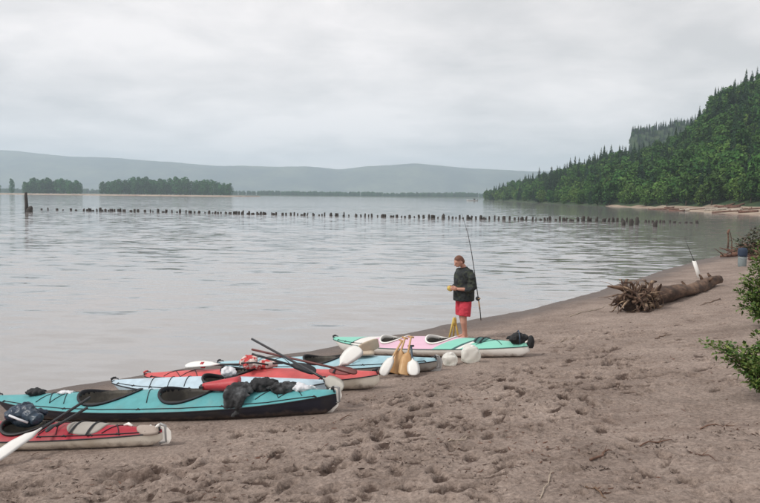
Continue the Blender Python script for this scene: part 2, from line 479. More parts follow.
beach = link('beach', me); beach['kind'] = 'structure'

def surf(x, y):
    """height of the built sand surface"""
    i = int(np.clip(np.searchsorted(gx, x) - 1, 0, ni - 2)); j = int(np.clip(np.searchsorted(gy, y) - 1, 0, nj - 2))
    fx, fy = (x - gx[i]) / (gx[i + 1] - gx[i]), (y - gy[j]) / (gy[j + 1] - gy[j])
    return float((Zc[i, j] * (1 - fx) + Zc[i + 1, j] * fx) * (1 - fy) + (Zc[i, j + 1] * (1 - fx) + Zc[i + 1, j + 1] * fx) * fy)

# ------------------------------------------------------------------ river
wv = [(-6500, -60, 0), (6500, -60, 0), (6500, 8200, 0), (-6500, 8200, 0)]
river = link('river', np_mesh('river', wv, [(0, 1, 2, 3)], [M_WATER], smooth=False)); river['kind'] = 'structure'

# ------------------------------------------------------------------ wooded hillside on the right, its strip of beach
RIDGE_Y = [0, 300, 360, 400, 440, 480, 520, 600, 680, 740, 800, 850, 2000]
RIDGE_H = [190, 180, 160, 130, 80, 42, 28, 17, 8, 2, 0.5, 0.5, 0.5]
def hill_z(x, y):
    x = np.asarray(x, float); y = np.asarray(y, float)
    s = shore_dist(x, y)
    strip = np.interp(y, [120, 200, 245, 290, 900], [22, 18, 8, 0.3, 0.2])
    zb = np.where(s > 0, np.minimum(s, strip) * 0.075, 0.08 * s)
    up = np.maximum(s - strip, 0)
    ridge = np.interp(y, RIDGE_Y, RIDGE_H)
    rise = ridge * np.tanh((0.34 * up + 0.0025 * up * up) / np.maximum(ridge, 0.5))
    rise = rise * (1 + 0.3 * fbm(x / 60, y / 60, 3, 70)) * (1 - 0.10 * sstep(0.46, 0.5, x / np.maximum(y, 1)))
    # a farther, higher shoulder behind, the near ridge dipping in front of it
    k = x / np.maximum(y, 1)
    rise = rise * (1 - 0.24 * sstep(0.30, 0.345, k) * (1 - sstep(0.40, 0.45, k)))
    sh = 90 * sstep(0.324, 0.338, k + 0.008 * fbm(x / 90, y / 90, 2, 90)) * sstep(930, 1030, y) * (1 - sstep(1320, 1400, y)) * (1 + 2.2 * np.clip(k - 0.335, 0, 1))
    z = zb + rise + np.where(s > 20, sh, 0)
    return np.maximum(z, -1.4), s
hx = axis([(66, 200, 2.5), (200, 820, 8)]); hy = axis([(100, 420, 3.5), (420, 1420, 8)])
HX, HY = np.meshgrid(hx, hy, indexing='ij')
HZ, HS = hill_z(HX, HY)
strip_ = np.interp(HY, [120, 200, 245, 290, 900], [22, 18, 8, 0.3, 0.2])
hi = np.arange(HX.size).reshape(HX.shape)
HF = np.stack([hi[:-1, :-1], hi[1:, :-1], hi[1:, 1:], hi[:-1, 1:]], -1).reshape(-1, 4)
fs = (HS - strip_)[:-1, :-1].ravel()
hill = link('hillside', np_mesh('hillside', np.stack([HX, HY, HZ], -1).reshape(-1, 3), HF, [M_SOIL, M_FARSAND], midx=((fs < 0) & (HY[:-1, :-1].ravel() < 300)).astype(int)))
hill['kind'] = 'structure'

# ------------------------------------------------------------------ far hills, far bank, sandbar
SKY_PX = [-700, -300, -100, 0, 30, 60, 100, 140, 180, 210, 240, 270, 300, 340, 380, 410, 450, 480, 510, 560, 640, 800, 1500]
SKY_PY = [150, 146, 149, 151, 152, 156, 158, 160, 163, 166, 168, 169, 169, 170, 168, 167, 167.5, 169.5, 171, 172, 170, 166, 165]
fx = np.linspace(-5600, 5600, 420); fy = np.linspace(4300, 7600, 60)
FX, FY = np.meshgrid(fx, fy, indexing='ij')
pxs = 380 + FPX * FX / 5600.0
hor = 195.7 + (pxs - 380) * math.tan(ROLL)
Hr = (hor - np.interp(pxs, SKY_PX, SKY_PY)) / FPX * 5600
env = sstep(4300, 5500, FY) * (1 - 0.75 * sstep(5700, 7600, FY))
spur = fbm(FX / 420, FY / 1300, 4, 5)
FZ = Hr * env * (1 + 1.5 * spur * (1 - env)) + env * (14 * fbm(FX / 160, FY / 160, 3, 8)) - 2.0 * (1 - env)
FZ += 110 * sstep(4300, 4900, FY) * (1 - sstep(4900, 5500, FY)) * np.clip(0.2 + 2.0 * fbm(FX / 900, FY * 0 + 3.3, 3, 15), 0, 1)
FZ = np.maximum(FZ, -1.2)
fi = np.arange(FX.size).reshape(FX.shape)
FF = np.stack([fi[:-1, :-1], fi[1:, :-1], fi[1:, 1:], fi[:-1, 1:]], -1).reshape(-1, 4)
hills = link('distant_hills', np_mesh('distant_hills', np.stack([FX, FY, FZ], -1).reshape(-1, 3), FF, [M_HILLS])); hills['kind'] = 'structure'

def low_land(name, pts, depth, h, m):
    """low bank: a front waterline in plan, a given depth behind it"""
    R_ = []
    for (x, y) in pts:
        R_.append([(x, y, -0.8), (x, y + depth * 0.04, h * 0.55), (x, y + depth * 0.25, h), (x, y + depth * 0.8, h), (x, y + depth, -0.8)])
    b = MB(); b.rings(R_, caps=True, closed=False)
    o = b.build(name, m); o['kind'] = 'structure'; return o
low_land('sandbar', [(-1100 + i * 25, 905 + 60 * (fbm(np.array([i * 0.21]), np.array([0.0]), 3, 2)[0]) + 60 * max(0, (i - 31) / 6) ** 2) for i in range(38)], 130, 1.5, M_FARSAND)
low_land('far_bank', [(-2600 + i * 60, 1750 + 90 * fbm(np.array([i * 0.3]), np.array([2.0]), 3, 2)[0]) for i in range(62)], 300, 2.0, M_SOIL)

# ------------------------------------------------------------------ trees
def leaf_mat(name, c, c2, ov=0.28):
    return mat(name, c, 0.75, 0.3, 0.9, col2=c2, c2scale=0.35, spec=0.2, obj_var=ov)
M_CON = leaf_mat('conifer_needles', (0.016, 0.045, 0.020), (0.032, 0.078, 0.028))
M_BRD = leaf_mat('broadleaf_foliage', (0.026, 0.085, 0.015), (0.075, 0.155, 0.032))
M_LGT = leaf_mat('light_foliage', (0.065, 0.14, 0.024), (0.125, 0.20, 0.05))
M_ISL = leaf_mat('cottonwood_foliage', (0.024, 0.10, 0.03), (0.06, 0.16, 0.05))
M_BARK = mat('bark', (0.10, 0.075, 0.055), 0.95, 0.3, 4, bump=0.4)

def conifer_crown(seed, h, r, m, blades=520):
    rg = random.Random(seed); V, F = [], []
    lean = [rg.uniform(-.02, .02), rg.uniform(-.02, .02)]
    bands = [rg.uniform(0.75, 1.15) for _ in range(14)]
    for i in range(blades):
        f = 1 - (1 - rg.random()) ** 0.62                      # more low down
        z = h * (0.10 + 0.90 * f)
        rr = r * (1 - f) ** 0.85 * bands[int(f * 13.9)] * rg.uniform(0.55, 1.1) + 0.12
        an = rg.uniform(0, 2 * math.pi); wd = (0.16 + 0.16 * rr) * rg.uniform(0.7, 1.3)
        c, s = math.cos(an), math.sin(an); dz = -rr * rg.uniform(0.15, 0.5)
        cx, cy = lean[0] * z, lean[1] * z
        r0 = rr * rg.uniform(0.0, 0.35)
        b = len(V)
        V += [(cx + c * r0, cy + s * r0, z + 0.15), (cx + c * rr * .62 - s * wd, cy + s * rr * .62 + c * wd, z + dz * .55),
              (cx + c * rr, cy + s * rr, z + dz), (cx + c * rr * .62 + s * wd, cy + s * rr * .62 - c * wd, z + dz * .55 - rg.uniform(0, .25))]
        F.append((b, b + 1, b + 2, b + 3))
    b = len(V); V += [(-.12 + lean[0] * h, lean[1] * h, h * .93), (.12 + lean[0] * h, lean[1] * h, h * .93), (lean[0] * h, lean[1] * h, h * 1.04), (lean[0] * h, .1 + lean[1] * h, h * .95)]
    F.append((b, b + 1, b + 2, b + 3))
    return np_mesh('crown', V, F, [m], smooth=False)
def broad_crown(seed, h, r, m, leaves=1150, lobes=13, low=0.15):
    rg = random.Random(seed); V, F = [], []
    LB = []
    for i in range(lobes):
        f = (i + 0.5) / lobes; an = i * 2.4 + rg.uniform(-.5, .5)
        rad = r * (0.62 if 0.15 < f < 0.8 else 0.35) * rg.uniform(0.4, 1.15)
        LB.append((Vector((math.cos(an) * rad, math.sin(an) * rad, h * (low + 0.08 + (0.86 - low) * f))), r * rg.uniform(0.36, 0.58) * (1.0 if f < .75 else .75)))
    LB.append((Vector((0, 0, h * 0.62)), r * 0.6))
    for i in range(leaves):
        c, q = LB[rg.randrange(len(LB))]
        d = Vector((rg.gauss(0, 1), rg.gauss(0, 1), rg.gauss(0.25, 1))).normalized()
        p = c + Vector((d.x, d.y, d.z * 0.85)) * q * rg.uniform(0.75, 1.12)
        nrm = (d + Vector((rg.gauss(0, .5), rg.gauss(0, .5), rg.gauss(0.2, .5)))).normalized()
        a = nrm.orthogonal().normalized(); bb = nrm.cross(a); sz = r * rg.uniform(0.06, 0.16)
        t = rg.uniform(0, 6.28); a, bb = a * math.cos(t) + bb * math.sin(t), bb * math.cos(t) - a * math.sin(t)
        k = len(V)
        V += [p + a * sz, p + bb * sz * .7 + nrm * sz * .15, p - a * sz, p - bb * sz * .7 - nrm * sz * .1]
        F.append((k, k + 1, k + 2, k + 3))
    return np_mesh('crown', [tuple(v) for v in V], F, [m], smooth=False)
def trunk_mesh(h, r, limbs, seed):
    rg = random.Random(seed); b = MB()
    b.tube([(0, 0, -0.6), (0, 0, h * .25), (rg.uniform(-.1, .1), rg.uniform(-.1, .1), h * .6), (0, 0, h * .9)], [r * 1.25, r, r * .6, r * .15], 7)
    for i in range(limbs):
        an = i * 2.4; z = h * (0.3 + 0.45 * i / max(limbs, 1)); q = h * 0.2
        b.tube([(0, 0, z), (math.cos(an) * q * .5, math.sin(an) * q * .5, z + q * .4), (math.cos(an) * q, math.sin(an) * q, z + q * .9)], [r * .4, r * .25, r * .08], 5)
    return b.mesh('trunk', M_BARK)
CONS = [(conifer_crown(100 + i, 15, r, M_CON), trunk_mesh(14, .28, 0, i)) for i, r in enumerate((2.6, 3.0, 2.3, 3.3))]
BRDS = [(broad_crown(200 + i, 11, r, M_BRD), trunk_mesh(9, .25, 4, 20 + i)) for i, r in enumerate((4.0, 3.6, 4.4))]
LGTS = [(broad_crown(300 + i, 9, r, M_LGT, low=0.05), trunk_mesh(7, .2, 4, 40 + i)) for i, r in enumerate((3.8, 3.4))]
ISLS = [(broad_crown(400 + i, 18, r, M_ISL, 1200, 14, 0.02), trunk_mesh(15, .35, 5, 60 + i)) for i, r in enumerate((6.0, 6.8, 5.2, 6.4))]
def make_tree(name, kind, loc, sc, label, group):
    o = empty(name, loc, label, 'tree', group, (0, 0, random.uniform(0, 6.28)))
    o.scale = sc if isinstance(sc, tuple) else (sc, sc, sc)
    link('trunk', kind[1], o); link('crown', kind[0], o)
    return o

# hillside: collect every spot, build the ones that show largest one by one, the rest as a mass
spots = []
def fill(x0, x1, y0, y1, cell, far=False):
    yy = y0
    while yy < y1:
        xx = x0
        while xx < x1:
            x, y = xx + random.uniform(-.45, .45) * cell, yy + random.uniform(-.45, .45) * cell
            k = x / y
            if 0.10 < k < 0.56: spots.append((x, y, far))
            xx += cell
        yy += cell
fill(84, 270, 128, 460, 5.0); fill(90, 330, 460, 830, 6.2); fill(280, 740, 930, 1310, 8.0, True)
arr = np.array([(s[0], s[1]) for s in spots])
sz, ss = hill_z(arr[:, 0], arr[:, 1])
stp = np.interp(arr[:, 1], [120, 200, 245, 290, 900], [22, 18, 8, 0.3, 0.2])
cand = []
for (x, y, far), z, s, st in zip(spots, sz, ss, stp):
    up = s - st
    if up < 0.2: continue
    if far and z < 14: continue
    f = up / 90.0
    nzv = fbm(np.array([x / 35]), np.array([y / 35]), 2, 33)[0] + 0.5
    pc = 0.10 + 0.30 * min(f, 1) + 0.8 * (nzv - 0.5) + (0.25 if y > 430 else 0)
    q = random.random()
    kind = 'con' if q < pc else ('lgt' if random.random() < (0.45 if up < 60 else 0.2) else 'brd')
    if far: kind = 'con' if q < .85 else 'brd'
    scale = random.uniform(0.62, 1.15) * (0.8 if up < 8 else 1.0) * (1.0 if kind != 'con' else random.uniform(.8, 1.12))
    if far: scale *= 0.9
    if kind == 'con' and x / y > 0.44 and up > 75 and random.random() < .5: scale *= random.uniform(1.1, 1.4)
    cand.append((x, y, z, kind, scale, up, far))
def show(c):                                   # projected size, favouring the open front edge of the wood
    x, y, z, kind, s, up, far = c
    if far or x / y > 0.52: return 0
    return s / y * (1.6 if up < 9 else 1.0)
order = sorted(range(len(cand)), key=lambda i: -show(cand[i]))
quota = {'con': 90, 'brd': 100, 'lgt': 70}
solo = []
for i in order:
    k = cand[i][3]
    if quota[k] > 0 and cand[i][5] < 70: quota[k] -= 1; solo.append(i)
solo_set = set(solo)
SETS = {'con': CONS, 'brd': BRDS, 'lgt': LGTS}
NM = {'con': ('conifer', 'dark pointed conifer in the wood on the right hillside', 'conifers on the right hillside'),
      'brd': ('broadleaf_tree', 'mid green broadleaf tree in the wood on the right hillside', 'broadleaf trees on the right hillside'),
      'lgt': ('young_tree', 'bright light green young tree in the wood on the right hillside', 'light green trees on the right hillside')}
for i in solo:
    x, y, z, k, s, up, far = cand[i]
    n, lb, g = NM[k]
    lb = lb.replace('in the wood on the right hillside', ('standing behind the far beach' if y < 250 else 'at the hill foot along the water' if up < 14 and y < 430 else 'on the middle slope of the right hillside' if y < 430 else 'on the distant headland end of the hillside'))
    make_tree(n, random.choice(SETS[k]), (x, y, z - 0.1), (s, s, s * random.uniform(.9, 1.12)), lb, g)

def tree_mass(name, pts, protos, label, cat):
    """pts: (x,y,z,scale,variant); one stuff object that places crowns on points"""
    me = bpy.data.meshes.new(name); me.from_pydata([p[:3] for p in pts], [], [])
    A = me.attributes.new('sc', 'FLOAT', 'POINT'); A.data.foreach_set('value', [p[3] for p in pts])
    B = me.attributes.new('var', 'INT', 'POINT'); B.data.foreach_set('value', [p[4] for p in pts])
    Rr = me.attributes.new('rz', 'FLOAT_VECTOR', 'POINT'); Rr.data.foreach_set('vector', [v for p in pts for v in (0, 0, random.uniform(0, 6.28))])
    o = link(name, me); tag(o, label, cat, kind='stuff')
    g = bpy.data.node_groups.new(name, 'GeometryNodeTree')
    g.interface.new_socket('Geometry', in_out='INPUT', socket_type='NodeSocketGeometry')
    g.interface.new_socket('Geometry', in_out='OUTPUT', socket_type='NodeSocketGeometry')
    gi, go = g.nodes.new('NodeGroupInput'), g.nodes.new('NodeGroupOutput')
    iop = g.nodes.new('GeometryNodeInstanceOnPoints'); g2i = g.nodes.new('GeometryNodeGeometryToInstance')
    for pr in reversed(protos):
        oi = g.nodes.new('GeometryNodeObjectInfo'); oi.inputs['Object'].default_value = pr
        oi.inputs['As Instance'].default_value = True
        g.links.new(oi.outputs['Geometry'], g2i.inputs[0])
    def na(nm, ty):
        n = g.nodes.new('GeometryNodeInputNamedAttribute'); n.data_type = ty; n.inputs['Name'].default_value = nm; return n.outputs['Attribute']
    g.links.new(gi.outputs[0], iop.inputs['Points']); g.links.new(g2i.outputs[0], iop.inputs['Instance'])
    iop.inputs['Pick Instance'].default_value = True
    g.links.new(na('var', 'INT'), iop.inputs['Instance Index'])
    g.links.new(na('rz', 'FLOAT_VECTOR'), iop.inputs['Rotation'])
    g.links.new(na('sc', 'FLOAT'), iop.inputs['Scale'])
    g.links.new(iop.outputs[0], go.inputs[0])
    md = o.modifiers.new('place', 'NODES'); md.node_group = g
    return o
# crowns already standing in the scene serve as patterns
def find_crown(meshes):
    return [next(o for o in bpy.data.objects if o.data == m) for m in meshes]
protos = find_crown([k[0] for k in CONS + BRDS + LGTS])
off = {'con': (0, 4), 'brd': (4, 3), 'lgt': (7, 2)}
mass = [(c[0], c[1], c[2] - 0.4, c[4], off[c[3]][0] + random.randrange(off[c[3]][1])) for i, c in enumerate(cand) if i not in solo_set]
tree_mass('hillside_forest', mass, protos, 'dense green mixed wood covering the steep hillside on the right', 'forest')

# island trees
for (p0, p1, n, hpx, lab, grp) in ((24, 82, 17, 15.0, 'dark green tree in the smaller left clump on the sandbar', 'left clump on the sandbar'),
                                   (101, 231, 40, 16.0, 'green tree in the long right clump on the sandbar', 'right clump on the sandbar')):
    for i in range(n):
        px = p0 + (p1 - p0) * (i + random.uniform(.2, .8)) / n
        yy = 985 + 45 * ((i * 0.618) % 1.0)
        f = (px - p0) / (p1 - p0)
        k = 1.0 - 0.25 * (abs(f - 0.5) * 2) ** 3
        s = hpx * k * random.uniform(0.8, 1.12) * yy / FPX / 18.0
        p = at(px, 193, yy)
        make_tree('cottonwood', random.choice(ISLS), (p.x, yy, 1.2), (s * .95, s * .95, s), lab, grp)
p = at(12, 193, 990); make_tree('cottonwood', ISLS[2], (p.x, 990, 1.2), (.8, .8, 1.12), 'lone tree left of the two clumps on the sandbar', 'lone trees on the sandbar')
p = at(-2, 193, 990); make_tree('cottonwood', ISLS[1], (p.x, 990, 1.2), (.6, .6, .7), 'tree cut off by the left edge of the picture on the sandbar', 'lone trees on the sandbar')
isl_protos = find_crown([k[0] for k in ISLS])
fb = []
for i in range(2200):
    x = random.uniform(-1500, 900); y = 1800 + random.uniform(0, 160)
    if x > 420 and random.random() < .7: continue
    hh = 0.5 + 0.35 * (fbm(np.array([x / 90]), np.array([0.0]), 3, 44)[0] + 0.4)
    fb.append((x, y, 1.0, hh * random.uniform(.7, 1.1), random.randrange(4)))
tree_mass('far_wood', fb, isl_protos, 'low blue-green wooded strip along the far bank under the hills', 'wood')

# ------------------------------------------------------------------ piles in the river
M_PILE = mat('wet_timber', (0.045, 0.038, 0.032), 0.8, 0.35, 5, bump=0.5, bscale=14, stretch=(1, 1, .25))
def pile_mesh(seed, h=1.0, r=0.17):
    rg = random.Random(seed); b = MB()
    R_ = []
    for f, q in ((-0.9, 1.05), (0.0, 1.05), (0.5, 0.98), (0.86, 0.92), (1.0, 0.72)):
        R_.append([(math.cos(a) * r * q * rg.uniform(.88, 1.1), math.sin(a) * r * q * rg.uniform(.88, 1.1), h * f + (rg.uniform(-.1, .08) if f == 1 else 0))
                   for a in [2 * math.pi * j / 9 for j in range(9)]])
    b.rings(R_)
    return b.mesh('timber_pile', M_PILE)
PILES = [pile_mesh(i) for i in range(5)]
pa, pb = on_z(44, 209.8), on_z(640, 222.5)
def pile(px, h, r, back=0.0, label=None, group='timber piles in the long row'):
    t = (px - 44) / (640 - 44)
    d = ray(px, 209.8 + 12.7 * t); q = Vector((0, 0, CAM_Z)) + d * (-CAM_Z / d.z)
    o = link('timber_pile', random.choice(PILES), loc=(q.x, q.y + back, 0.0))
    o.rotation_euler = (random.gauss(0, .08), random.gauss(0, .10), random.uniform(0, 6.28))
    h *= random.choice((.5, .8, .9, 1, 1, 1.15)); r *= random.uniform(.8, 1.5)
    o.scale = (r * .8 / .17, r * .8 / .17, h * .72)
    return tag(o, label or 'short dark timber pile in the river row, ' + ('below the smaller island clump' if px < 95 else 'below the long island clump' if px < 235 else 'between the island and the standing rod' if px < 462 else 'between the standing rod and the cove'), 'pile', group)
def run(p0, p1, step, h0, h1, r0=.13, r1=.2):
    px = p0
    while px <= p1:
        pile(px + random.uniform(-.3, .3) * step, random.uniform(h0, h1), random.uniform(r0, r1), random.uniform(-.5, .5))
        px += step * random.choice((.5, .6, .65, .7, .8))
for q in (41.5, 48, 57, 63, 71, 76): pile(q, random.uniform(.35, .6), random.uniform(.16, .26))
run(83, 128, 3.2, .45, .75, .16, .24)
for q in (131, 134.5, 138, 145, 150.5, 153, 158, 163, 166, 172, 177, 180, 186, 190, 194.5, 199, 205, 209): pile(q, random.uniform(.5, .85), random.uniform(.15, .27))
run(212, 232, 3.8, .4, .6); run(233, 264, 3.6, .5, .8, .16, .24); run(266, 304, 5.0, .4, .65)
run(305, 352, 5.0, .45, .8); run(354, 420, 5.6, .45, .8); run(424, 492, 5.3, .5, .8); run(496, 548, 5.6, .55, .85); run(552, 640, 5.2, .55, .9); run(643, 700, 6.0, .3, .6)
for q, y_, h, r, lb in ((623.5, 225.5, .6, .22, 'short pile standing in front of the row, left of two taller ones'), (631, 226, .85, .26, 'thick taller pile in front of the row near the far beach'),
                    (637, 225, .95, .21, 'slim tall pile in front of the row, right of a thick one'), (655, 227, .6, .24, 'lone stump in the water right of the three piles in front of the row')):
    p = on_z(q, y_); o = link('timber_pile', random.choice(PILES), loc=(p.x, p.y, 0)); o.scale = (r / .17, r / .17, h)
    tag(o, lb, 'pile')
p = on_z(26.5, 212)
b = MB(); b.tube([(0, 0, -1), (0.03, 0, 1.2), (-.04, 0, 2.6), (-.02, 0, 3.25)], [.3, .27, .24, .2], 10)
tag(b.build('tall_pile', M_PILE, loc=p), 'tall dark timber pile standing at the left end of the row', 'pile')
b = MB(); b.tube([(0, 0, -.8), (.02, 0, .35), (.25, .05, .75), (.4, .05, .95)], [.52, .5, .36, .12], 10)
tag(b.build('broken_stump', M_PILE, loc=p + Vector((.62, -.3, 0))), 'broken rounded stump leaning beside the tall pile', 'stump')

# small skiff off the headland
sk = empty('motor_skiff', on_z(472, 201.0), 'tiny pale open skiff on the water off the wooded headland', 'boat')
b = MB(); R_ = []
for t in np.linspace(-1, 1, 13):
    hw = 1.1 * (1 - max(0, -t) ** 2.5) + .03; R_.append([(t * 4.2, hw * math.cos(a), .75 + .3 * max(0, -t) ** 2 - .95 * math.sin(a)) for a in np.linspace(0, math.pi, 9)])
b.rings(R_, caps=True, closed=True); M_BOAT = mat('pale_paint', (.55, .55, .53), .5); b.build('hull', M_BOAT, sk)
b = MB(); b.box((1.8, 0, 1.25), (1.3, 1.3, 1.0)); b.box((1.8, 0, 1.85), (1.7, 1.6, .12)); b.build('cabin', M_PILE, sk)
b = MB(); b.box((4.3, 0, .9), (.4, .5, 1.0)); b.build('outboard_motor', M_PILE, sk)

# ------------------------------------------------------------------ far beach driftwood and rocks
M_DRIFT = mat('bleached_driftwood', (.42, .37, .31), .9, .25, 2, bump=.4, bscale=8, stretch=(.3, 1, 1))
M_RED = mat('red_driftwood', (.12, .058, .042), .95, .4, 2, bump=.8, bscale=10, col2=(.20, .12, .085), c2scale=3)
rg = random.Random(3)
for i in range(26):
    px = rg.uniform(648, 762); y_ = rg.uniform(206.5, 212.5)
    d = ray(px, y_); q = None
    for tt in np.arange(130, 330, 1.0):
        c = Vector((0, 0, CAM_Z)) + d * tt
        if c.z < float(hill_z([c.x], [c.y])[0][0]) + .05: q = c; break
    if q is None: continue
    L_ = rg.uniform(2.0, 6.5); r = rg.uniform(.16, .38); an = rg.uniform(-.5, .5); red = rg.random() < .4
    ca, sa = math.cos(an), math.sin(an); zz_ = lambda f: float(hill_z([q.x + ca * L_ * f], [q.y + sa * L_ * f])[0][0]) - q.z + r * .6
    b = MB(); b.tube([(ca * L_ * f, sa * L_ * f, zz_(f) + rg.uniform(-.05, .1)) for f in (-.5, -.2, .1, .35, .5)], [r, r * 1.05, r * .9, r * .8, r * .6], 8)
    for j in range(3):
        e = rg.uniform(-.5, -.4); a2 = rg.uniform(0, 6.28)
        b.tube([(ca * L_ * e, sa * L_ * e, zz_(e)), (ca * L_ * e + .5 * math.cos(a2), sa * L_ * e + .5 * math.sin(a2), zz_(e) + rg.uniform(.2, .8))], [r * .4, r * .1], 5)
    tag(b.build('driftwood_log', M_RED if red else M_DRIFT, loc=q),
        'reddish driftwood log stranded on the beach across the bay' if red else 'bleached driftwood log stranded on the beach across the bay', 'log', 'red logs on the far beach' if red else 'bleached logs on the far beach')

# ------------------------------------------------------------------ kayaks
M_BLACK = mat('black_rubber', (.018, .018, .02), .6, .2, 10)
M_CORD = mat('deck_cord', (.02, .022, .028), .8, .2, 10)
M_TUB = mat('cockpit_dark', (.05, .045, .038), .7, .25, 6, col2=(.10, .09, .07), c2scale=4)
M_WHITE = mat('white_gelcoat', (.82, .80, .76), .35, .06, 5, col2=(.68, .63, .56), c2scale=2.2, c2lo=.55, c2hi=.8, sandy=.085)
M_CREAM = mat('cream_gelcoat', (.74, .69, .60), .4, .08, 5, col2=(.5, .43, .34), c2scale=2.0, c2lo=.5, c2hi=.75, sandy=.09)
M_GREYFIT = mat('grey_hatch', (.33, .31, .28), .7, .12, 8)
M_STEEL = mat('dull_steel', (.3, .3, .3), .4, .1, 10, spec=.8)
def gel(name, c, rough=.32, dirt=(.3, .25, .2)):
    return mat(name, c, rough, .14, 7, bump=.05, bscale=50, col2=tuple(.6 * a + .4 * d for a, d in zip(c, dirt)), c2scale=2.6, c2lo=.55, c2hi=.8, spec=.32)

class Kayak:
    def __init__(s, name, label, ends, B, D, bow, stern, crown, hull_m, deck_m, cockpits, coam_m, sink=.025, strip_m=None, over=.06, lift=0.0, group='kayaks drawn up on the sand'):
        a, b = (Vector(e) for e in ends)
        for e in (a, b): e.z = max(beach_z(e.x, e.y), -0.12 + lift)
        ux = (b - a).normalized(); n = ground_normal((a.x + b.x) / 2, (a.y + b.y) / 2)
        n = (n * .15 + Vector((0, -.02, 1)) * .85)
        uz = (n - ux * n.dot(ux)).normalized(); uy = uz.cross(ux)
        s.L = (b - a).length + over; s.B, s.D, s.bow, s.stern, s.crown = B, D, bow, stern, crown
        c = (a + b) / 2 - uz * sink + ux * (over * -.5)
        s.M = Matrix.Translation(c) @ Matrix((ux, uy, uz)).transposed().to_4x4()
        s.o = empty(name, c, label, 'kayak', group); s.o.matrix_world = s.M
        s.cp = cockpits
        s.hull(hull_m); s.deck(deck_m)
        for cp in cockpits: s.cockpit(cp, coam_m)
        s.strip(strip_m or M_CORD)
    def half(s, t): return s.B / 2 * max(0.0, 1 - abs(t) ** 2.2) ** .85 + .013
    def sheer(s, t): return s.D + (s.bow if t < 0 else s.stern) * abs(t) ** 2.6
    def keel(s, t):
        k = .035 * t * t
        if t < 0: k += (s.sheer(t) - .03) * float(sstep(.80, 1.0, -t)) ** 1.4 * .9
        else: k += (s.sheer(t) - .03) * float(sstep(.93, 1.02, t)) * .5
        return k
    def crn(s, t): return s.crown * (.28 + .72 * (1 - t * t))
    def dz(s, x, y):
        t = max(-1, min(1, 2 * x / s.L)); v = min(1, abs(y) / s.half(t))
        return s.sheer(t) + s.crn(t) * (1 - v ** 1.8)
    def P(s, x, y, h=0.0): return Vector((x, y, s.dz(x, y) + h))
    def W(s, x, y, h=0.0): return s.M @ s.P(x, y, h)
    def x_at(s, px):
        """station whose deck ridge shows at a photo column"""
        xs = np.linspace(-s.L / 2, s.L / 2, 200)
        return float(min(xs, key=lambda x: abs(to_px(s.W(x, 0))[0] - px)))
    def hull(s, m):
        b = MB(); R_ = []
        for t in np.concatenate([np.linspace(-1, -.8, 12), np.linspace(-.76, .8, 34), np.linspace(.83, 1, 10)]):
            h, sh, k = s.half(t), s.sheer(t), s.keel(t); r = []
            for a in np.linspace(0, math.pi, 23):
                cs, sn = math.cos(a), math.sin(a)
                r.append((t * s.L / 2, math.copysign(abs(cs) ** .72, cs) * h, sh - (sh - k) * abs(sn) ** .95))
            R_.append(r)
        n = 23; V = [p for r in R_ for p in r]
        F = [(i * n + j, (i + 1) * n + j, (i + 1) * n + j + 1, i * n + j + 1) for i in range(len(R_) - 1) for j in range(n - 1)]
        F += [tuple(range(n)), tuple(reversed(range((len(R_) - 1) * n, len(R_) * n)))]
        b.add(V, F); b.build('hull', m, s.o)
    def inside(s, x, y, cp, k=1.0):
        xc, a, wd = cp[:3]
        u = (x - xc) / (a * k); v = y / (wd * k * (1.0 - .22 * u)); return u * u + v * v < 1
    def deck(s, m):
        b = MB(); T = np.linspace(-1, 1, 190); n = 31; V, F = [], []
        for t in T:
            h = s.half(t)
            for v in np.linspace(-1, 1, n): V.append((t * s.L / 2, v * h, s.dz(t * s.L / 2, v * h) + .002))
        for i in range(len(T) - 1):
            for j in range(n - 1):
                q = (i * n + j, (i + 1) * n + j, (i + 1) * n + j + 1, i * n + j + 1)
                cx = sum(V[k][0] for k in q) / 4; cy = sum(V[k][1] for k in q) / 4
                if any(s.inside(cx, cy, c) for c in s.cp): continue
                F.append(q)
        b.add(V, F); b.build('deck', m, s.o)
    def cockpit(s, cp, m):
        xc, a, wd = cp[:3]; rise = cp[3] if len(cp) > 3 else .03; N_ = 40
        def pt(th, off, z):
            u = math.cos(th); x = xc + (a + off) * u; y = (wd + off) * math.sin(th) * (1.0 - .22 * u)
            return (x, y, s.dz(x, y) + z + rise * (.35 + .65 * (-u * .5 + .5)))
        b = MB()
        prof = [(-.006, -.05), (-.004, .008), (.0, .016), (.022, .016), (.024, .006), (.014, .002), (.016, -.05)]
        b.rings([[pt(2 * math.pi * i / N_, o, z) for o, z in prof] for i in range(N_ + 1)], caps=False)
        b.build('coaming', m, s.o)
        b = MB(); R_ = []
        for f in np.linspace(0, 1, 7):
            q = .99 - .22 * f ** 2
            R_.append([(xc + a * q * math.cos(th), wd * q * math.sin(th) * (1 - .22 * math.cos(th)),
                        (s.dz(xc, 0) - .01) * (1 - f) + .05 * f if f > 0 else s.dz(xc + a * math.cos(th), wd * math.sin(th)) - .01) for th in [2 * math.pi * j / 28 for j in range(28)]])
        V = [p for r in R_ for p in r]; n = 28
        F = [(i * n + (j + 1) % n, i * n + j, (i + 1) * n + j, (i + 1) * n + (j + 1) % n) for i in range(6) for j in range(n)] + [tuple(range(6 * n, 7 * n))]
        b.add(V, F); b.build('cockpit_tub', M_TUB, s.o)
        b = MB(); R_ = []
        for f in np.linspace(0, 1, 6):                           # moulded seat with a low back
            x = xc + a * (.1 + .5 * min(f * 1.5, 1)); z = .08 + (0 if f < .65 else (f - .65) * .4)
            R_.append([(x, wd * .72 * math.cos(th), z + .03 * math.sin(th) + .04 * math.cos(th) ** 2) for th in [2 * math.pi * j / 12 for j in range(12)]])
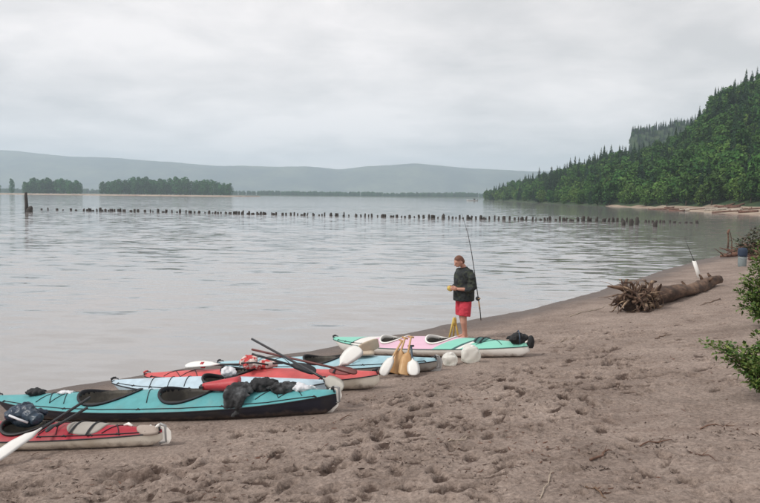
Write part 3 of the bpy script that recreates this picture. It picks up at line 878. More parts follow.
        b.rings(R_); b.build('seat', M_BLACK, s.o)
    def strip(s, m):
        b = MB()
        for sg in (-1, 1):
            b.tube([(t * s.L / 2, sg * (s.half(t) + .003), s.sheer(t)) for t in np.linspace(-.995, .995, 60)], (.008), 6)
        b.build('seam_strip', m, s.o)
    def hatch(s, xc, a, wd, m, h=.018, straps=2):
        b = MB(); R_ = []
        for k, z in ((1.0, -.01), (1.0, h * .8), (.94, h), (.5, h * 1.35), (.02, h * 1.45)):
            r = []
            for j in range(28):
                th = 2 * math.pi * j / 28; c, q = math.cos(th), math.sin(th)
                x = xc + a * k * math.copysign(abs(c) ** .75, c); y = wd * k * math.copysign(abs(q) ** .75, q)
                r.append((x, y, s.dz(x, y) + z))
            R_.append(r)
        b.rings(R_); o = b.build('hatch_cover', m, s.o)
        for i in range(straps):
            x = xc + a * (-.45 + .9 * i / max(1, straps - 1)); b = MB()
            b.tube([s.P(x, y, h * 1.6 + .004) for y in np.linspace(-wd * 1.15, wd * 1.15, 9)], [(.014, .004)] * 9, 6); b.build('strap', M_CORD, o)
        return o
    def line(s, pts, r=.0055, m=None, name='deck_line'):
        P_ = []
        for (x0, y0), (x1, y1) in zip(pts[:-1], pts[1:]):
            for f in np.linspace(0, 1, 7)[:-1]: P_.append(s.P(x0 + (x1 - x0) * f, y0 + (y1 - y0) * f, r + .003))
        P_.append(s.P(*pts[-1], r + .003))
        b = MB(); b.tube(P_, r, 6); return b.build(name, m or M_CORD, s.o)
    def perimeter(s, x0, x1, k=.84):
        for sg in (-1, 1):
            s.line([(x, sg * k * s.half(2 * x / s.L)) for x in np.linspace(x0, x1, 9)])
            for x in np.linspace(x0, x1, 5):
                b = MB(); p = s.P(x, sg * k * s.half(2 * x / s.L), .008); b.tube([p - Vector((.03, 0, .012)), p + Vector((0, 0, .006)), p + Vector((.03, 0, -.012))], [.008, .011, .008], 6); b.build('line_fitting', M_BLACK, s.o)
    def bungee(s, x0, x1, k=.7, n=2):
        st = (x1 - x0) / n
        for i in range(n):
            a_, c_ = x0 + i * st, x0 + (i + 1) * st
            s.line([(a_, -k * s.half(2 * a_ / s.L)), (c_, k * s.half(2 * c_ / s.L))], .005, name='bungee')
            s.line([(a_, k * s.half(2 * a_ / s.L)), (c_, -k * s.half(2 * c_ / s.L))], .005, name='bungee')
    def toggle(s, end, m=None):
        x = end * s.L / 2 * .985; z = s.sheer(end)
        b = MB(); b.tube([(x - .1 * end, 0, z + .02), (x - .06 * end, .03, z + .06), (x, 0, z + .07), (x + .02 * end, -.03, z + .04), (x + .015 * end, 0, z - .0)], .009, 6)
        o = b.build('grab_loop', M_CORD, s.o)
        b = MB(); b.tube([(x, -.05, z + .07), (x, 0, z + .075), (x, .05, z + .07)], [.014, .018, .014], 8); b.build('handle', m or M_BLACK, o)
    def rudder(s, m, up=.5, ln=.5):
        x = s.L / 2; z = s.sheer(1)
        b = MB(); b.tube([(x - .05, 0, z - .12), (x + .03, 0, z - .1), (x + .04, 0, z + .07), (x - .02, 0, z + .09)], .014, 6); o = b.build('rudder_bracket', M_STEEL, s.o)
        d = Vector((-math.cos(up), 0, math.sin(up))); q = Vector((d.z, 0, -d.x)); c = Vector((x + .02, 0, z + .06)); R_ = []
        for f, wd in ((0, .05), (.15, .09), (.55, .105), (.85, .085), (1.0, .02)):
            p = c + d * ln * f; R_.append([p + q * wd, p + Vector((0, .008, 0)), p - q * wd, p - Vector((0, .008, 0))])
        b = MB(); b.rings(R_, smooth=False); b.build('rudder_blade', m, o)

def swoosh_material():
    m = bpy.data.materials.new('pink_seafoam_gelcoat'); m.use_nodes = True
    t = m.node_tree; N, Lk = t.nodes, t.links; p = N['Principled BSDF']; p.inputs['Roughness'].default_value = .35
    sp = N.new('ShaderNodeSeparateXYZ'); Lk.new(N.new('ShaderNodeTexCoord').outputs['Object'], sp.inputs[0])
    def mth(op, a, b_):
        n = N.new('ShaderNodeMath'); n.operation = op
        for i, v in enumerate((a, b_)):
            if isinstance(v, (int, float)): n.inputs[i].default_value = v
            else: Lk.new(v, n.inputs[i])
        return n.outputs[0]
    u = mth('SUBTRACT', sp.outputs[0], mth('MULTIPLY', sp.outputs[1], 1.15))     # slanted bands across the deck
    r = N.new('ShaderNodeValToRGB'); r.color_ramp.interpolation = 'CONSTANT'
    Lk.new(mth('ADD', mth('MULTIPLY', u, 1 / 6.0), .5), r.inputs[0])
    SF, WH, PK, DK = (.22, .56, .45, 1), (.72, .70, .66, 1), (.68, .44, .55, 1), (.03, .09, .09, 1)
    def pos(x): return x / 6.0 + .5
    el = r.color_ramp.elements; el[0].position, el[0].color = 0.0, SF; el[1].position, el[1].color = pos(-1.32), DK
    for x, c in ((-1.27, WH), (-.9, PK), (.93, SF), (1.28, DK), (1.34, WH), (1.42, SF)):
        e = el.new(pos(x)); e.color = c
    hs = N.new('ShaderNodeHueSaturation'); Lk.new(r.outputs[0], hs.inputs['Color'])
    n = N.new('ShaderNodeTexNoise'); n.inputs['Scale'].default_value = 4.0
    mr = N.new('ShaderNodeMapRange'); mr.inputs['To Min'].default_value, mr.inputs['To Max'].default_value = .85, 1.1
    Lk.new(n.outputs[0], mr.inputs['Value']); Lk.new(mr.outputs[0], hs.inputs['Value']); Lk.new(hs.outputs[0], p.inputs['Base Color'])
    return m

M_TEAL = gel('teal_deck', (.10, .34, .36), .45)
M_NAVY = mat('navy_hull', (.013, .015, .028), .45, .25, 4, col2=(.035, .032, .034), c2scale=2.5, sandy=.10)
M_RED1 = gel('red_deck', (.34, .018, .035), .45)
M_CORAL = gel('coral_deck', (.56, .10, .10), .45)
M_PALE = gel('pale_blue_deck', (.46, .58, .66))
M_SKYB = gel('sky_blue_deck', (.34, .53, .60))
M_GREYH = mat('grey_hull', (.36, .34, .31), .5, .1, 4, sandy=.09)
def cpx(K, p0, p1): x0, x1 = K.x_at(p0), K.x_at(p1); return (x0 + x1) / 2, abs(x1 - x0) / 2

def make(name, label, key, B, D, bow, stern, crown, hull_m, deck_m, cps, coam_m, **kw):
    """cockpits given as photo columns; a dry shape first gives the stations"""
    class Dry(Kayak):
        def hull(s, m): pass
        def deck(s, m): pass
        def cockpit(s, c, m): pass
        def strip(s, m): pass
    d = Dry(name, label, K_END[key], B, D, bow, stern, crown, hull_m, deck_m, [], coam_m, **kw)
    C = [(*cpx(d, p0, p1), wd, rise) for p0, p1, wd, rise in cps]
    bpy.data.objects.remove(d.o)
    return Kayak(name, label, K_END[key], B, D, bow, stern, crown, hull_m, deck_m, C, coam_m, **kw)

# front red single
K1 = make('kayak', 'red decked kayak with cream hull in the left foreground, cut by the picture edge', 'front_red', .60, .155, .09, .02, .13, M_CREAM, M_RED1, [(8, 50, .22, .02)], M_BLACK)
x0, a0 = cpx(K1, 70, 106); K1.hatch(x0, a0, .17, M_GREYFIT)
x0, a0 = cpx(K1, 139, 160); K1.hatch(x0, a0, .085, mat('tan_patch', (.36, .30, .26), .8), .02, 0)
xr = K1.x_at(52); K1.perimeter(xr, K1.L / 2 * .93); K1.bungee(K1.x_at(50), K1.x_at(68), .75, 1); K1.bungee(K1.x_at(108), K1.x_at(124), .75, 1)
K1.perimeter(-K1.L / 2 * .9, K1.x_at(4)); K1.toggle(1, M_WHITE); K1.toggle(-1, M_WHITE); K1.rudder(M_WHITE, -1.35, .2)
for p in (127, 148):
    b = MB(); q = K1.P(K1.x_at(p), .05, .012); b.tube([q + Vector((-.06, 0, 0)), q + Vector((0, -.01, .016)), q + Vector((.06, -.03, 0))], [.012, .02, .012], 6); b.build('deck_fitting', M_WHITE, K1.o)

# teal double with navy hull
K2 = make('kayak', 'long teal double kayak with black hull, two open cockpits and gear on its stern', 'teal', .86, .185, .10, .085, .17, M_NAVY, M_TEAL, [(84, 139, .31, .02), (163, 214, .31, .02)], M_CORD, sink=.03)
K2.perimeter(-K2.L / 2 * .9, K2.L / 2 * .9, .9); K2.bungee(K2.x_at(46), K2.x_at(76), .7, 2); K2.bungee(K2.x_at(262), K2.x_at(305), .7, 2)
K2.line([(K2.x_at(141), .3), (K2.x_at(158), -.3)]); K2.toggle(-1); K2.toggle(1)
K2.rudder(M_WHITE, -1.0, .34)

# pale blue single
K3 = make('kayak', 'pale blue kayak with a dark cockpit lying between the teal and coral kayaks', 'pale_blue', .62, .17, .06, .06, .15, M_PALE, M_PALE, [(206, 236, .2, .03)], M_BLACK)
K3.perimeter(-K3.L / 2 * .9, K3.x_at(200)); K3.toggle(-1); K3.toggle(1)
for p in (150, 168, 184): K3.line([(K3.x_at(p), .24), (K3.x_at(p + 9), -.24)], .006, name='bungee')
# coral red
K4 = make('kayak', 'faded coral red kayak with cream hull, its stern tip on the sand', 'coral', .66, .17, .05, .06, .16, M_CREAM, M_CORAL, [(224, 258, .21, .03)], M_BLACK)
K4.perimeter(-K4.L / 2 * .9, K4.x_at(216)); K4.toggle(-1, M_CORAL); K4.toggle(1, M_CORD); K4.bungee(K4.x_at(168), K4.x_at(205), .7, 2)
x0, a0 = cpx(K4, 330, 356); K4.hatch(x0, a0, .12, mat('dark_red_hatch', (.22, .05, .05), .6), .02, 1)
# sky blue
K5 = make('kayak', 'sky blue kayak with grey hull and open cockpit behind the coral kayak', 'sky_blue', .68, .16, .05, .03, .15, M_GREYH, M_SKYB, [(305, 343, .25, .02)], M_BLACK)
K5.perimeter(-K5.L / 2 * .9, K5.x_at(300)); K5.perimeter(K5.x_at(348), K5.L / 2 * .9); K5.toggle(-1); K5.toggle(1); K5.bungee(K5.x_at(270), K5.x_at(295), .7, 1)
x0, a0 = cpx(K5, 240, 262); K5.hatch(x0, a0, .13, M_SKYB, .02, 2); K5.rudder(M_STEEL, -1.2, .3)
# pink and seafoam double
K6 = make('kayak', 'pink double kayak with seafoam green ends and white hull nearest the standing person', 'pink', .80, .19, .10, .02, .17, M_WHITE, swoosh_material(), [(384, 407, .28, .02), (430, 455, .28, .02)], M_WHITE, strip_m=mat('dark_green_strip', (.02, .10, .09), .6))
K6.perimeter(-K6.L / 2 * .9, K6.x_at(380)); K6.bungee(K6.x_at(482), K6.x_at(505), .7, 1); K6.toggle(-1); K6.toggle(1, M_WHITE)
x0, a0 = cpx(K6, 476, 488); K6.hatch(x0, a0, .17, mat('dark_green_hatch', (.04, .13, .12), .6), .02, 2)

# ------------------------------------------------------------------ soft gear
def lump(name, loc, size, m, seed, amp=.18, freq=2.2, flat=.35, rot=0, sub=4, ridged=False, parent=None, boxy=False):
    bm = bmesh.new(); bmesh.ops.create_icosphere(bm, subdivisions=sub, radius=1)
    for v in bm.verts:
        p = v.co.copy(); n = mnoise.fractal(p * freq + Vector((seed * 7.3, seed * 3.1, 0)), 1.0, 2.0, 2)
        if ridged: n = .35 - abs(mnoise.noise(Vector((p.x * freq * 1.3, p.y * freq * 1.3, p.z * freq * .45)) + Vector((seed * 5.1, 0, 0)))) * 1.5 + n * .5
        if boxy: p = Vector([math.copysign(abs(c) ** .82, c) for c in p])
        p *= 1 + amp * n
        if p.z < -flat: p.z = -flat + (p.z + flat) * .15
        v.co = Vector((p.x * size[0], p.y * size[1], (p.z + flat) * size[2]))
    me = bpy.data.meshes.new(name); bm.to_mesh(me); bm.free(); me.materials.append(m)
    me.polygons.foreach_set('use_smooth', [True] * len(me.polygons))
    o = link(name, me, parent, loc); o.rotation_euler = (0, 0, rot); return o
M_BLKCLOTH = mat('black_cloth', (.02, .021, .023), .9, .3, 12, bump=.3, bscale=20)
M_GRYCLOTH = mat('charcoal_cloth', (.022, .023, .025), .9, .4, 10, bump=.5, bscale=18, col2=(.085, .09, .095), c2scale=5)
M_NAVYBAG = mat('navy_bag', (.018, .035, .065), .4, .25, 8, bump=.4, bscale=12, col2=(.035, .06, .085), c2scale=3)
M_REDBAG = mat('red_bag', (.45, .04, .05), .5, .12, 6, bump=.2)
M_WHTCLOTH = mat('white_cloth', (.66, .67, .70), .8, .1, 6, bump=.3)
M_BEIGE = mat('beige_canvas', (.48, .40, .31), .85, .12, 8, bump=.3)
M_PLAID = mat('red_white_vest', (.50, .05, .05), .8, .1, 8, col2=(.62, .52, .48), c2scale=9, c2lo=.46, c2hi=.52)
M_CLEAR = mat('cloudy_plastic', (.93, .92, .86), .28, .05, 5, trans=.4)

def remesh(parts, name, m, vox, parent, smooth_it=4, push=None):
    b = MB()
    for kind, *a in parts:
        if kind == 'tube': b.tube(*a)
        else:
            c, rr = a[0], a[1]; R_ = []
            for f in np.linspace(-.985, .985, 13):
                k = math.sqrt(1 - f * f); R_.append([(c[0] + rr[0] * k * math.cos(t), c[1] + rr[1] * k * math.sin(t), c[2] + rr[2] * f) for t in [2 * math.pi * j / 18 for j in range(18)]])
            b.rings(R_)
    me = b.mesh(name + '_rough', None); o = link(name + '_rough', me)
    md = o.modifiers.new('r', 'REMESH'); md.mode = 'VOXEL'; md.voxel_size = vox
    if smooth_it: sm = o.modifiers.new('s', 'SMOOTH'); sm.iterations = smooth_it; sm.factor = .5
    dg = bpy.context.evaluated_depsgraph_get(); dg.update()
    me2 = bpy.data.meshes.new_from_object(o.evaluated_get(dg)); me2.name = name
    bpy.data.objects.remove(o)
    if push:
        for v in me2.vertices: v.co = push(v.co)
    me2.materials.clear(); me2.materials.append(m)
    me2.polygons.foreach_set('use_smooth', [True] * len(me2.polygons))
    return link(name, me2, parent)
def heap(name, loc, size, m, seed, n=22, r=.05, parent=None, rot=0, droop=0):
    """a heap of crumpled cloth: overlapping folds fused into one skin"""
    rg = random.Random(seed); parts = [('ell', (0, 0, size[2] * .25), (size[0] * .72, size[1] * .72, size[2] * .55))]
    for i in range(n):
        a = rg.uniform(0, 6.28); ln = rg.uniform(.5, 1.1); cx, cy = rg.uniform(-.55, .55), rg.uniform(-.55, .55); pts = []; bend = rg.uniform(-.9, .9)
        for f in np.linspace(-1, 1, 7):
            aa = a + bend * f; x, y = cx + math.cos(aa) * f * ln * .6, cy + math.sin(aa) * f * ln * .6
            h = math.sqrt(max(0.02, 1 - .8 * min(1, x * x + y * y))) * rg.uniform(.82, 1.08)
            pts.append((x * size[0], y * size[1], h * size[2] - r * .4))
        rr = r * rg.uniform(.45, 1.0); parts.append(('tube', pts, [(rr * .5, rr * .3), rr, rr * .8, rr, rr * .75, rr * .9, (rr * .5, rr * .3)], 8))
    for i in range(droop):
        x = rg.uniform(-.5, .5) * size[0]; parts.append(('tube', [(x, -size[1] * .5, size[2] * .6), (x + rg.uniform(-.04, .04), -size[1] * .95, size[2] * .3), (x + rg.uniform(-.05, .05), -size[1] * 1.1, -.08), (x + rg.uniform(-.05, .05), -size[1] * 1.08, -rg.uniform(.12, .22))], [r * 1.1, r * 1.2, r, r * .6], 8))
    o = remesh(parts, name, m, .011, parent, 1, lambda co: co + co.normalized() * .010 * mnoise.fractal(co * 22 + Vector((seed, 0, 0)), 1, 2, 2))
    o.location = loc; o.rotation_euler = (0, 0, rot); return o
def on(K, px, y=0.0, h=0.0): return K.W(K.x_at(px), y, h)
def strapped(o, p0, p1):                       # a band round a bag as its part
    b = MB(); b.tube(p0, p1, 6); b.build('strap', M_CORD, o)

g = empty('stuff_sack', on(K1, 27, 0, .01), 'crumpled shiny navy blue bag stuffed in the front red kayak cockpit', 'bag')
heap('bag_body', (0, 0, 0), (.25, .20, .18), M_NAVYBAG, 4, 12, .085, g, -.3)
b = MB(); b.tube([(-.12, -.15, .12), (0, -.19, .09), (.1, -.18, .05)], .013, 6); b.build('strap', M_WHTCLOTH, g)
g = tag(heap('small_bag', on(K2, 36, 0, .0), (.17, .11, .08), M_BLKCLOTH, 9, 12, .035), 'small black bag on the bow deck of the teal kayak', 'bag')
g = tag(heap('deck_cloth', on(K2, 64, .02, .0), (.15, .09, .035), M_WHTCLOTH, 12, 10, .022), 'crumpled pale cloth under the bow bungees of the teal kayak', 'cloth')
for i, (px, yy, sz_, m, lb, nm, cat) in enumerate((
        (244, -.12, (.20, .18, .16), M_GRYCLOTH, 'heap of charcoal clothing hanging over the side of the teal kayak', 'clothing_heap', 'clothing'),
        (262, .05, (.20, .20, .15), M_BLKCLOTH, 'black rounded stuff sack behind the charcoal clothing heap', 'stuff_sack', 'bag'),
        (284, .0, (.24, .17, .11), M_GRYCLOTH, 'flat grey jacket strapped on the teal kayak stern deck', 'folded_jacket', 'clothing'),
        (302, .05, (.16, .15, .09), M_WHTCLOTH, 'pale folded sheet on the teal kayak stern deck', 'folded_sheet', 'cloth'))):
    tag(heap(nm, on(K2, px, yy, -.02), sz_, m, 20 + i, 24 if i < 2 else 14, .05 if i < 2 else .035, None, i * .3 - .2, 5 if i == 0 else 0), lb, cat)
g = empty('dry_bag', on(K2, 222, -.06, .02), 'red triangular dry bag in the rear cockpit of the teal kayak', 'bag')
b = MB(); R_ = []
for f in np.linspace(0, 1, 9):
    wd, ht = .17 * (1 - .75 * f), .13 * (1 - .55 * f)
    R_.append([(.25 - .46 * f, .8 * wd * math.cos(a) * (1 + .06 * math.sin(5 * a + f * 9)), .08 + .75 * ht * math.sin(a) - .04 * f) for a in np.linspace(0, 2 * math.pi, 16)[:-1]])
b.rings(R_); b.build('bag_body', M_REDBAG, g)
b = MB(); b.box((-.22, 0, .04), (.05, .12, .03)); b.build('buckle', M_BLACK, g)
tag(heap('stuff_sack', on(K3, 229, .0, .02), (.12, .11, .11), M_WHTCLOTH, 41, 10, .05), 'small white sack beside the pale blue kayak cockpit', 'bag')
v = empty('life_vest', on(K4, 258, -.02, .02), 'red and white life vest heaped on the coral kayak', 'life vest')
heap('vest_panel', (-.1, 0, .02), (.16, .2, .14), M_PLAID, 51, 12, .06, v); heap('vest_panel', (.15, .05, .0), (.16, .17, .10), M_PLAID, 52, 12, .06, v)
b = MB(); b.tube([(-.2, -.17, .1), (0, -.2, .12), (.2, -.16, .08)], .014, 6); b.build('strap', M_BLACK, v)
c = empty('seat_cushion', on(K5, 362, -.02, .02), 'beige folded seat cushion standing on the sky blue kayak deck', 'cushion')
for nm, cc, d, rr in (('cushion_pad', (0, 0, .04), (.42, .30, .06), 0), ('cushion_pad', (.12, .06, .13), (.36, .05, .19), .5)):
    R_ = []
    for f in np.linspace(-1, 1, 7):
        q = (1 - abs(f) ** 4 * .25)
        R_.append([(f * d[0] / 2, math.copysign(abs(math.cos(a)) ** .5, math.cos(a)) * d[1] / 2 * q, math.copysign(abs(math.sin(a)) ** .6, math.sin(a)) * d[2] / 2 * q) for a in np.linspace(0, 2 * math.pi, 21)[:-1]])
    b = MB(); b.rings(R_); o = b.build(nm, M_BEIGE, c, cc); o.rotation_euler = (0, -.25 if rr else 0, rr)
b = MB(); b.tube([(-.2, -.17, .02), (-.16, -.2, -.08), (-.1, -.19, .03)], .01, 6); b.build('strap', M_BLACK, c)
s_ = empty('deck_bag', on(K6, 518, 0, .0), 'rounded black deck bag on the stern of the pink and seafoam kayak', 'bag')
heap('bag_body', (0, 0, 0), (.20, .15, .14), M_BLKCLOTH, 61, 14, .06, s_)
b = MB(); b.tube([(.0, -.16, .0), (.0, -.12, .15), (.0, 0, .2), (.0, .12, .15), (.0, .16, .0)], .012, 6); b.build('strap', M_NAVYBAG, s_)
e_ = empty('rudder_sock', on(K6, 529.5, 0, -.05), 'dark padded sock over the stern end of the pink and seafoam kayak', 'cover')
lump('sock_body', (.03, 0, -.03), (.06, .05, .12), M_BLKCLOTH, 66, .15, 2, .8, parent=e_)

# water bags standing on the sand
for px, py, sx, sz_, seed, lb in ((450, 366.5, .125, .115, 71, 'smaller cloudy plastic water bag standing on the sand left of the larger one'),
                              (471, 364, .165, .16, 72, 'larger cloudy plastic water bag leaning against the pink and seafoam kayak')):
    p = ground(px, py); p.z = surf(p.x, p.y)
    wb = empty('water_bag', p, lb, 'water bag', 'cloudy water bags')
    lump('bag_body', (0, .08, .0), (sx, sx * .75, sz_), M_CLEAR, seed, .2, 1.3, .75, parent=wb, boxy=True)
    b = MB(); b.lathe([(.0, .0), (.03, .0), (.03, .035), (.024, .045), (.0, .045)], 12, (0.02, .06, sz_ * 1.5)); b.build('cap', M_WHITE, wb)
    b = MB(); b.tube([(-.06, .08, sz_ * 1.4), (-.04, .08, sz_ * 1.72), (.06, .08, sz_ * 1.72), (.08, .08, sz_ * 1.35)], .011, 6); b.build('handle', M_WHITE, wb)
# ------------------------------------------------------------------ paddles
M_SHAFT = mat('black_shaft', (.02, .02, .023), .4, .2, 8)
M_REDSHAFT = mat('dark_red_shaft', (.13, .035, .03), .5, .2, 8)
M_WOOD = mat('varnished_wood', (.46, .26, .11), .45, .15, 4, bump=.1, bscale=30, stretch=(1, 1, .2), col2=(.55, .36, .18), c2scale=6)
M_BLADEW = mat('white_blade', (.78, .77, .74), .4, .04, 6)
M_BLADEG = mat('grey_blade', (.40, .38, .34), .5, .1, 6)
def paddle(label, grip, tip, shaft_m, blade_m, bl=.5, bw=.19, r=.016, up=None, name='paddle', grip_m=None, band=None, group=None, square=False):
    grip, tip = Vector(grip), Vector(tip); d = (tip - grip); L_ = d.length; d.normalize()
    o = empty(name, grip, label, 'paddle', group)
    n = Vector(up) if up else Vector((0, -.75, .65)); n = (n - d * n.dot(d)).normalized(); q = d.cross(n)
    b = MB(); b.tube([d * (L_ - bl * .8) * f for f in np.linspace(0, 1, 6)], r, 8); b.build('shaft', shaft_m, o)
    R_ = []
    prof = ((0, .02), (.08, .035), (.25, .75), (.5, .96), (.75, 1.0), (.9, .86), (.97, .6), (1.0, .3)) if not square else ((0, .12), (.08, .2), (.22, .8), (.4, .97), (.7, 1.0), (.92, .97), (.985, .85), (1.0, .7))
    for f, k in prof:
        c = d * (L_ - bl * (1 - f)) + n * (.03 * math.sin(f * math.pi)); w_ = max(bw / 2 * k, r * .9 if f < .2 else 0)
        th = .006 + (.014 if f < .2 else .004 * (1 - f))
        R_.append([c + q * w_, c + q * w_ * .5 + n * th * .7, c + n * th * 1.3, c - q * w_ * .5 + n * th * .7, c - q * w_, c - q * w_ * .5 - n * th * .7, c - n * th * .8, c + q * w_ * .5 - n * th * .7])
    b = MB(); b.rings(R_); b.build('blade', blade_m, o)
    if grip_m: b = MB(); b.tube([q * -.05, q * 0, q * .05], [.014, .017, .014], 8); b.build('grip', grip_m, o)
    if band: b = MB(); b.tube([d * (L_ - bl * band[1]), d * (L_ - bl * band[1] + .05)], r * 1.5 if band[1] > .9 else .05, 8); b.build('tape_band', band[0], o)
    return o
# on the front red kayak, blade over the near side
paddle('white bladed black paddle lying across the front red kayak, blade at the left picture edge', at(90, 397.5, 8.35), at(-12, 464, 7.1), M_SHAFT, M_BLADEW, .68, .145, up=(.1, -.55, .8))
paddle('spare black paddle half laid beside the white bladed paddle on the front red kayak', at(87, 408, 8.2), at(46, 432, 7.55), M_SHAFT, M_SHAFT, .2, .06, up=(.1, -.55, .8))
# blade on the coral kayak
pA = on(K4, 262, .02, .06); pB = on(K4, 188, -.05, .05)
paddle('white paddle blade with a red band lying flat on the coral kayak deck', pA + (pA - pB) * .25, pB + Vector((0, 0, .05)), M_SHAFT, M_BLADEW, .62, .16, up=(0, -.5, .86), band=(M_REDBAG, .55))
# three dark shafts sticking up from the teal stern
paddle('topmost of three dark paddle shafts sticking up over the teal kayak stern, grey blade', at(252, 339, 10.6), at(343, 389, 9.0), M_SHAFT, M_BLADEG, .40, .19, .017, up=(-.2, -.9, .3))
paddle('dark red paddle, middle of the three crossed over the teal kayak stern', at(252, 349.5, 10.8), at(357, 373, 10.0), M_REDSHAFT, M_REDSHAFT, .4, .1, .017)
paddle('short black paddle, lowest of the three crossed over the teal kayak stern', at(252, 354, 10.3), at(316, 372, 10.15), M_SHAFT, M_SHAFT, .4, .14, .017)
paddle('upright pale paddle blade standing between the coral and sky blue kayaks', at(322, 381, 10.55), at(360, 348, 11.0), M_SHAFT, M_BLADEW, .46, .25, .016, up=(-.3, -.9, .3))
# leaning on the sky blue and pink kayaks, blades on the sand
def lean(label, top, Yt, foot, shaft_m, blade_m, bl, bw, grip_m, sq):
    f = ground(*foot); f.z = surf(f.x, f.y) + .04
    paddle(label, at(*top, Yt), f, shaft_m, blade_m, bl, bw, .017, up=(0, -.8, .6), grip_m=grip_m, square=sq)
lean('wooden paddle leaning on the kayaks, left of the two with tan blades', (405, 338), 11.6, (394, 376), M_WOOD, M_WOOD, .42, .22, M_WOOD, True)
lean('wooden paddle leaning on the kayaks, right of the two with tan blades', (411, 337), 11.6, (404, 377), M_WOOD, M_WOOD, .42, .2, M_WOOD, True)
lean('white bladed wooden paddle leaning at the left of the tan bladed pair', (402, 341), 11.6, (382, 379), M_WOOD, M_BLADEW, .4, .16, M_WOOD, False)
lean('white bladed dark paddle leaning at the right of the tan bladed pair', (411, 346), 11.5, (414, 377), M_NAVYBAG, M_BLADEW, .3, .2, M_BLACK, False)

# ------------------------------------------------------------------ the standing person
M_SKIN = mat('skin', (.50, .26, .19), .55, .06, 8)
M_HAIR = mat('reddish_brown_hair', (.14, .055, .03), .6, .25, 30, bump=.4, bscale=60)
M_JACKET = mat('dark_speckled_jacket', (.016, .020, .022), .85, .25, 9, bump=.3, bscale=22, col2=(.04, .05, .032), c2scale=14, c2lo=.52, c2hi=.62)
M_SHORTS = mat('red_shorts', (.50, .035, .06), .8, .15, 12, bump=.2, bscale=25)
pf = ground(463, 340); pf.z = surf(pf.x, pf.y)
man = empty('person', pf, 'person in dark jacket and red shorts standing and looking down at their hands', 'person')
man.rotation_euler = (0, 0, math.radians(206)); man.scale = (1.09, 1.09, 1.04)
P_ = []
for sg in (-1, 1):
    xo = .06 * sg
    P_ += [('tube', [(0, .095 * sg, .92), (.01 + xo * .4, .10 * sg, .70), (.02 + xo * .7, .10 * sg, .50), (.0 + xo, .105 * sg, .36), (-.03 + xo, .10 * sg, .20), (-.035 + xo, .10 * sg, .09)], [.098, .085, .062, .062, .047, .042], 14),
           ('tube', [(-.09 + xo, .10 * sg, .045), (-.03 + xo, .10 * sg, .06), (.06 + xo, .105 * sg, .045), (.15 + xo, .115 * sg, .03)], [(.038, .04), (.042, .05), (.046, .036), (.034, .022)], 12)]
    P_ += [('tube', [(.0, .15 * sg, 1.40), (-.02, .235 * sg, 1.26), (-.03, .25 * sg, 1.10), (.10, .20 * sg, 1.055), (.22, .12 * sg, 1.06)], [.06, .052, .045, .040, .030], 12)]
    # hand: palm, four fingers closing round the reel, a thumb from the side of the palm
    hx, hy, hz = .255, .095 * sg, 1.065
    P_ += [('ell', (hx, hy, hz), (.048, .028, .043))]
    for k, (ln, dz) in enumerate(((.06, .032), (.068, .011), (.062, -.010), (.05, -.030))):
        y1 = hy - sg * .012
        P_ += [('tube', [(hx + .03, hy, hz + dz), (hx + .03 + ln * .55, y1, hz + dz + .004), (hx + .03 + ln * .85, y1 - sg * .025, hz + dz), (hx + .02 + ln * .7, y1 - sg * .05, hz + dz - .004)], [.0105, .010, .009, .0075], 7)]
    P_ += [('tube', [(hx - .01, hy - sg * .01, hz + .035), (hx + .025, hy - sg * .035, hz + .05), (hx + .055, hy - sg * .045, hz + .04)], [.013, .011, .009], 7)]
P_ += [('tube', [(0, 0, .86), (0, 0, 1.0), (.0, 0, 1.2), (.005, 0, 1.36), (.01, 0, 1.46)], [(.15, .115), (.145, .105), (.16, .115), (.175, .115), (.09, .08)], 20),
       ('tube', [(.0, 0, 1.43), (.03, 0, 1.50), (.055, 0, 1.56)], [.062, .054, .056], 12),
       ('ell', (.075, 0, 1.635), (.094, .074, .112)), ('ell', (.11, 0, 1.585), (.062, .056, .065)),                # skull, jaw
       ('tube', [(.165, 0, 1.645), (.192, 0, 1.605), (.168, 0, 1.59)], [.012, .016, .012], 8),                      # nose
       ('tube', [(.15, -.04, 1.652), (.163, 0, 1.655), (.15, .04, 1.652)], [.013, .014, .013], 8),                   # brow
       ('tube', [(.155, -.022, 1.560), (.168, 0, 1.560), (.155, .022, 1.560)], [.010, .011, .010], 8),               # lips
       ('ell', (.065, .076, 1.61), (.02, .010, .031)), ('ell', (.065, -.076, 1.61), (.02, .010, .031))]              # ears
def bow_head(co):                                                   # head tipped forward over the hands
    f = float(sstep(1.46, 1.56, co.z)); an = math.radians(24) * f
    x, z = co.x - .02, co.z - 1.50
    if f > 0: return Vector((.02 + x * math.cos(an) + z * math.sin(an), co.y, 1.50 - x * math.sin(an) + z * math.cos(an)))
    return co
body = remesh(P_, 'body', M_SKIN, .0085, man, 2, bow_head)
M_EYE = mat('eye', (.05, .035, .03), .3)
for sg in (-1, 1):
    b = MB(); c = bow_head(Vector((.151, .031 * sg, 1.628)))
    b.lathe([(.001, -.009), (.008, -.006), (.011, 0), (.008, .006), (.001, .009)], 10, c); b.build('eye', M_EYE, man)
remesh([('ell', (.064, 0, 1.648), (.100, .081, .113)), ('ell', (.03, 0, 1.62), (.068, .079, .085))], 'hair', M_HAIR, .011, man, 2,
       lambda co: bow_head(Vector((min(co.x, .148 - .35 * max(0, 1.70 - co.z)), co.y, max(co.z, 1.575 + (.09 if co.x > .06 else 0)))) + Vector((1, 1, 1)) * .004 * mnoise.noise(co * 40)))
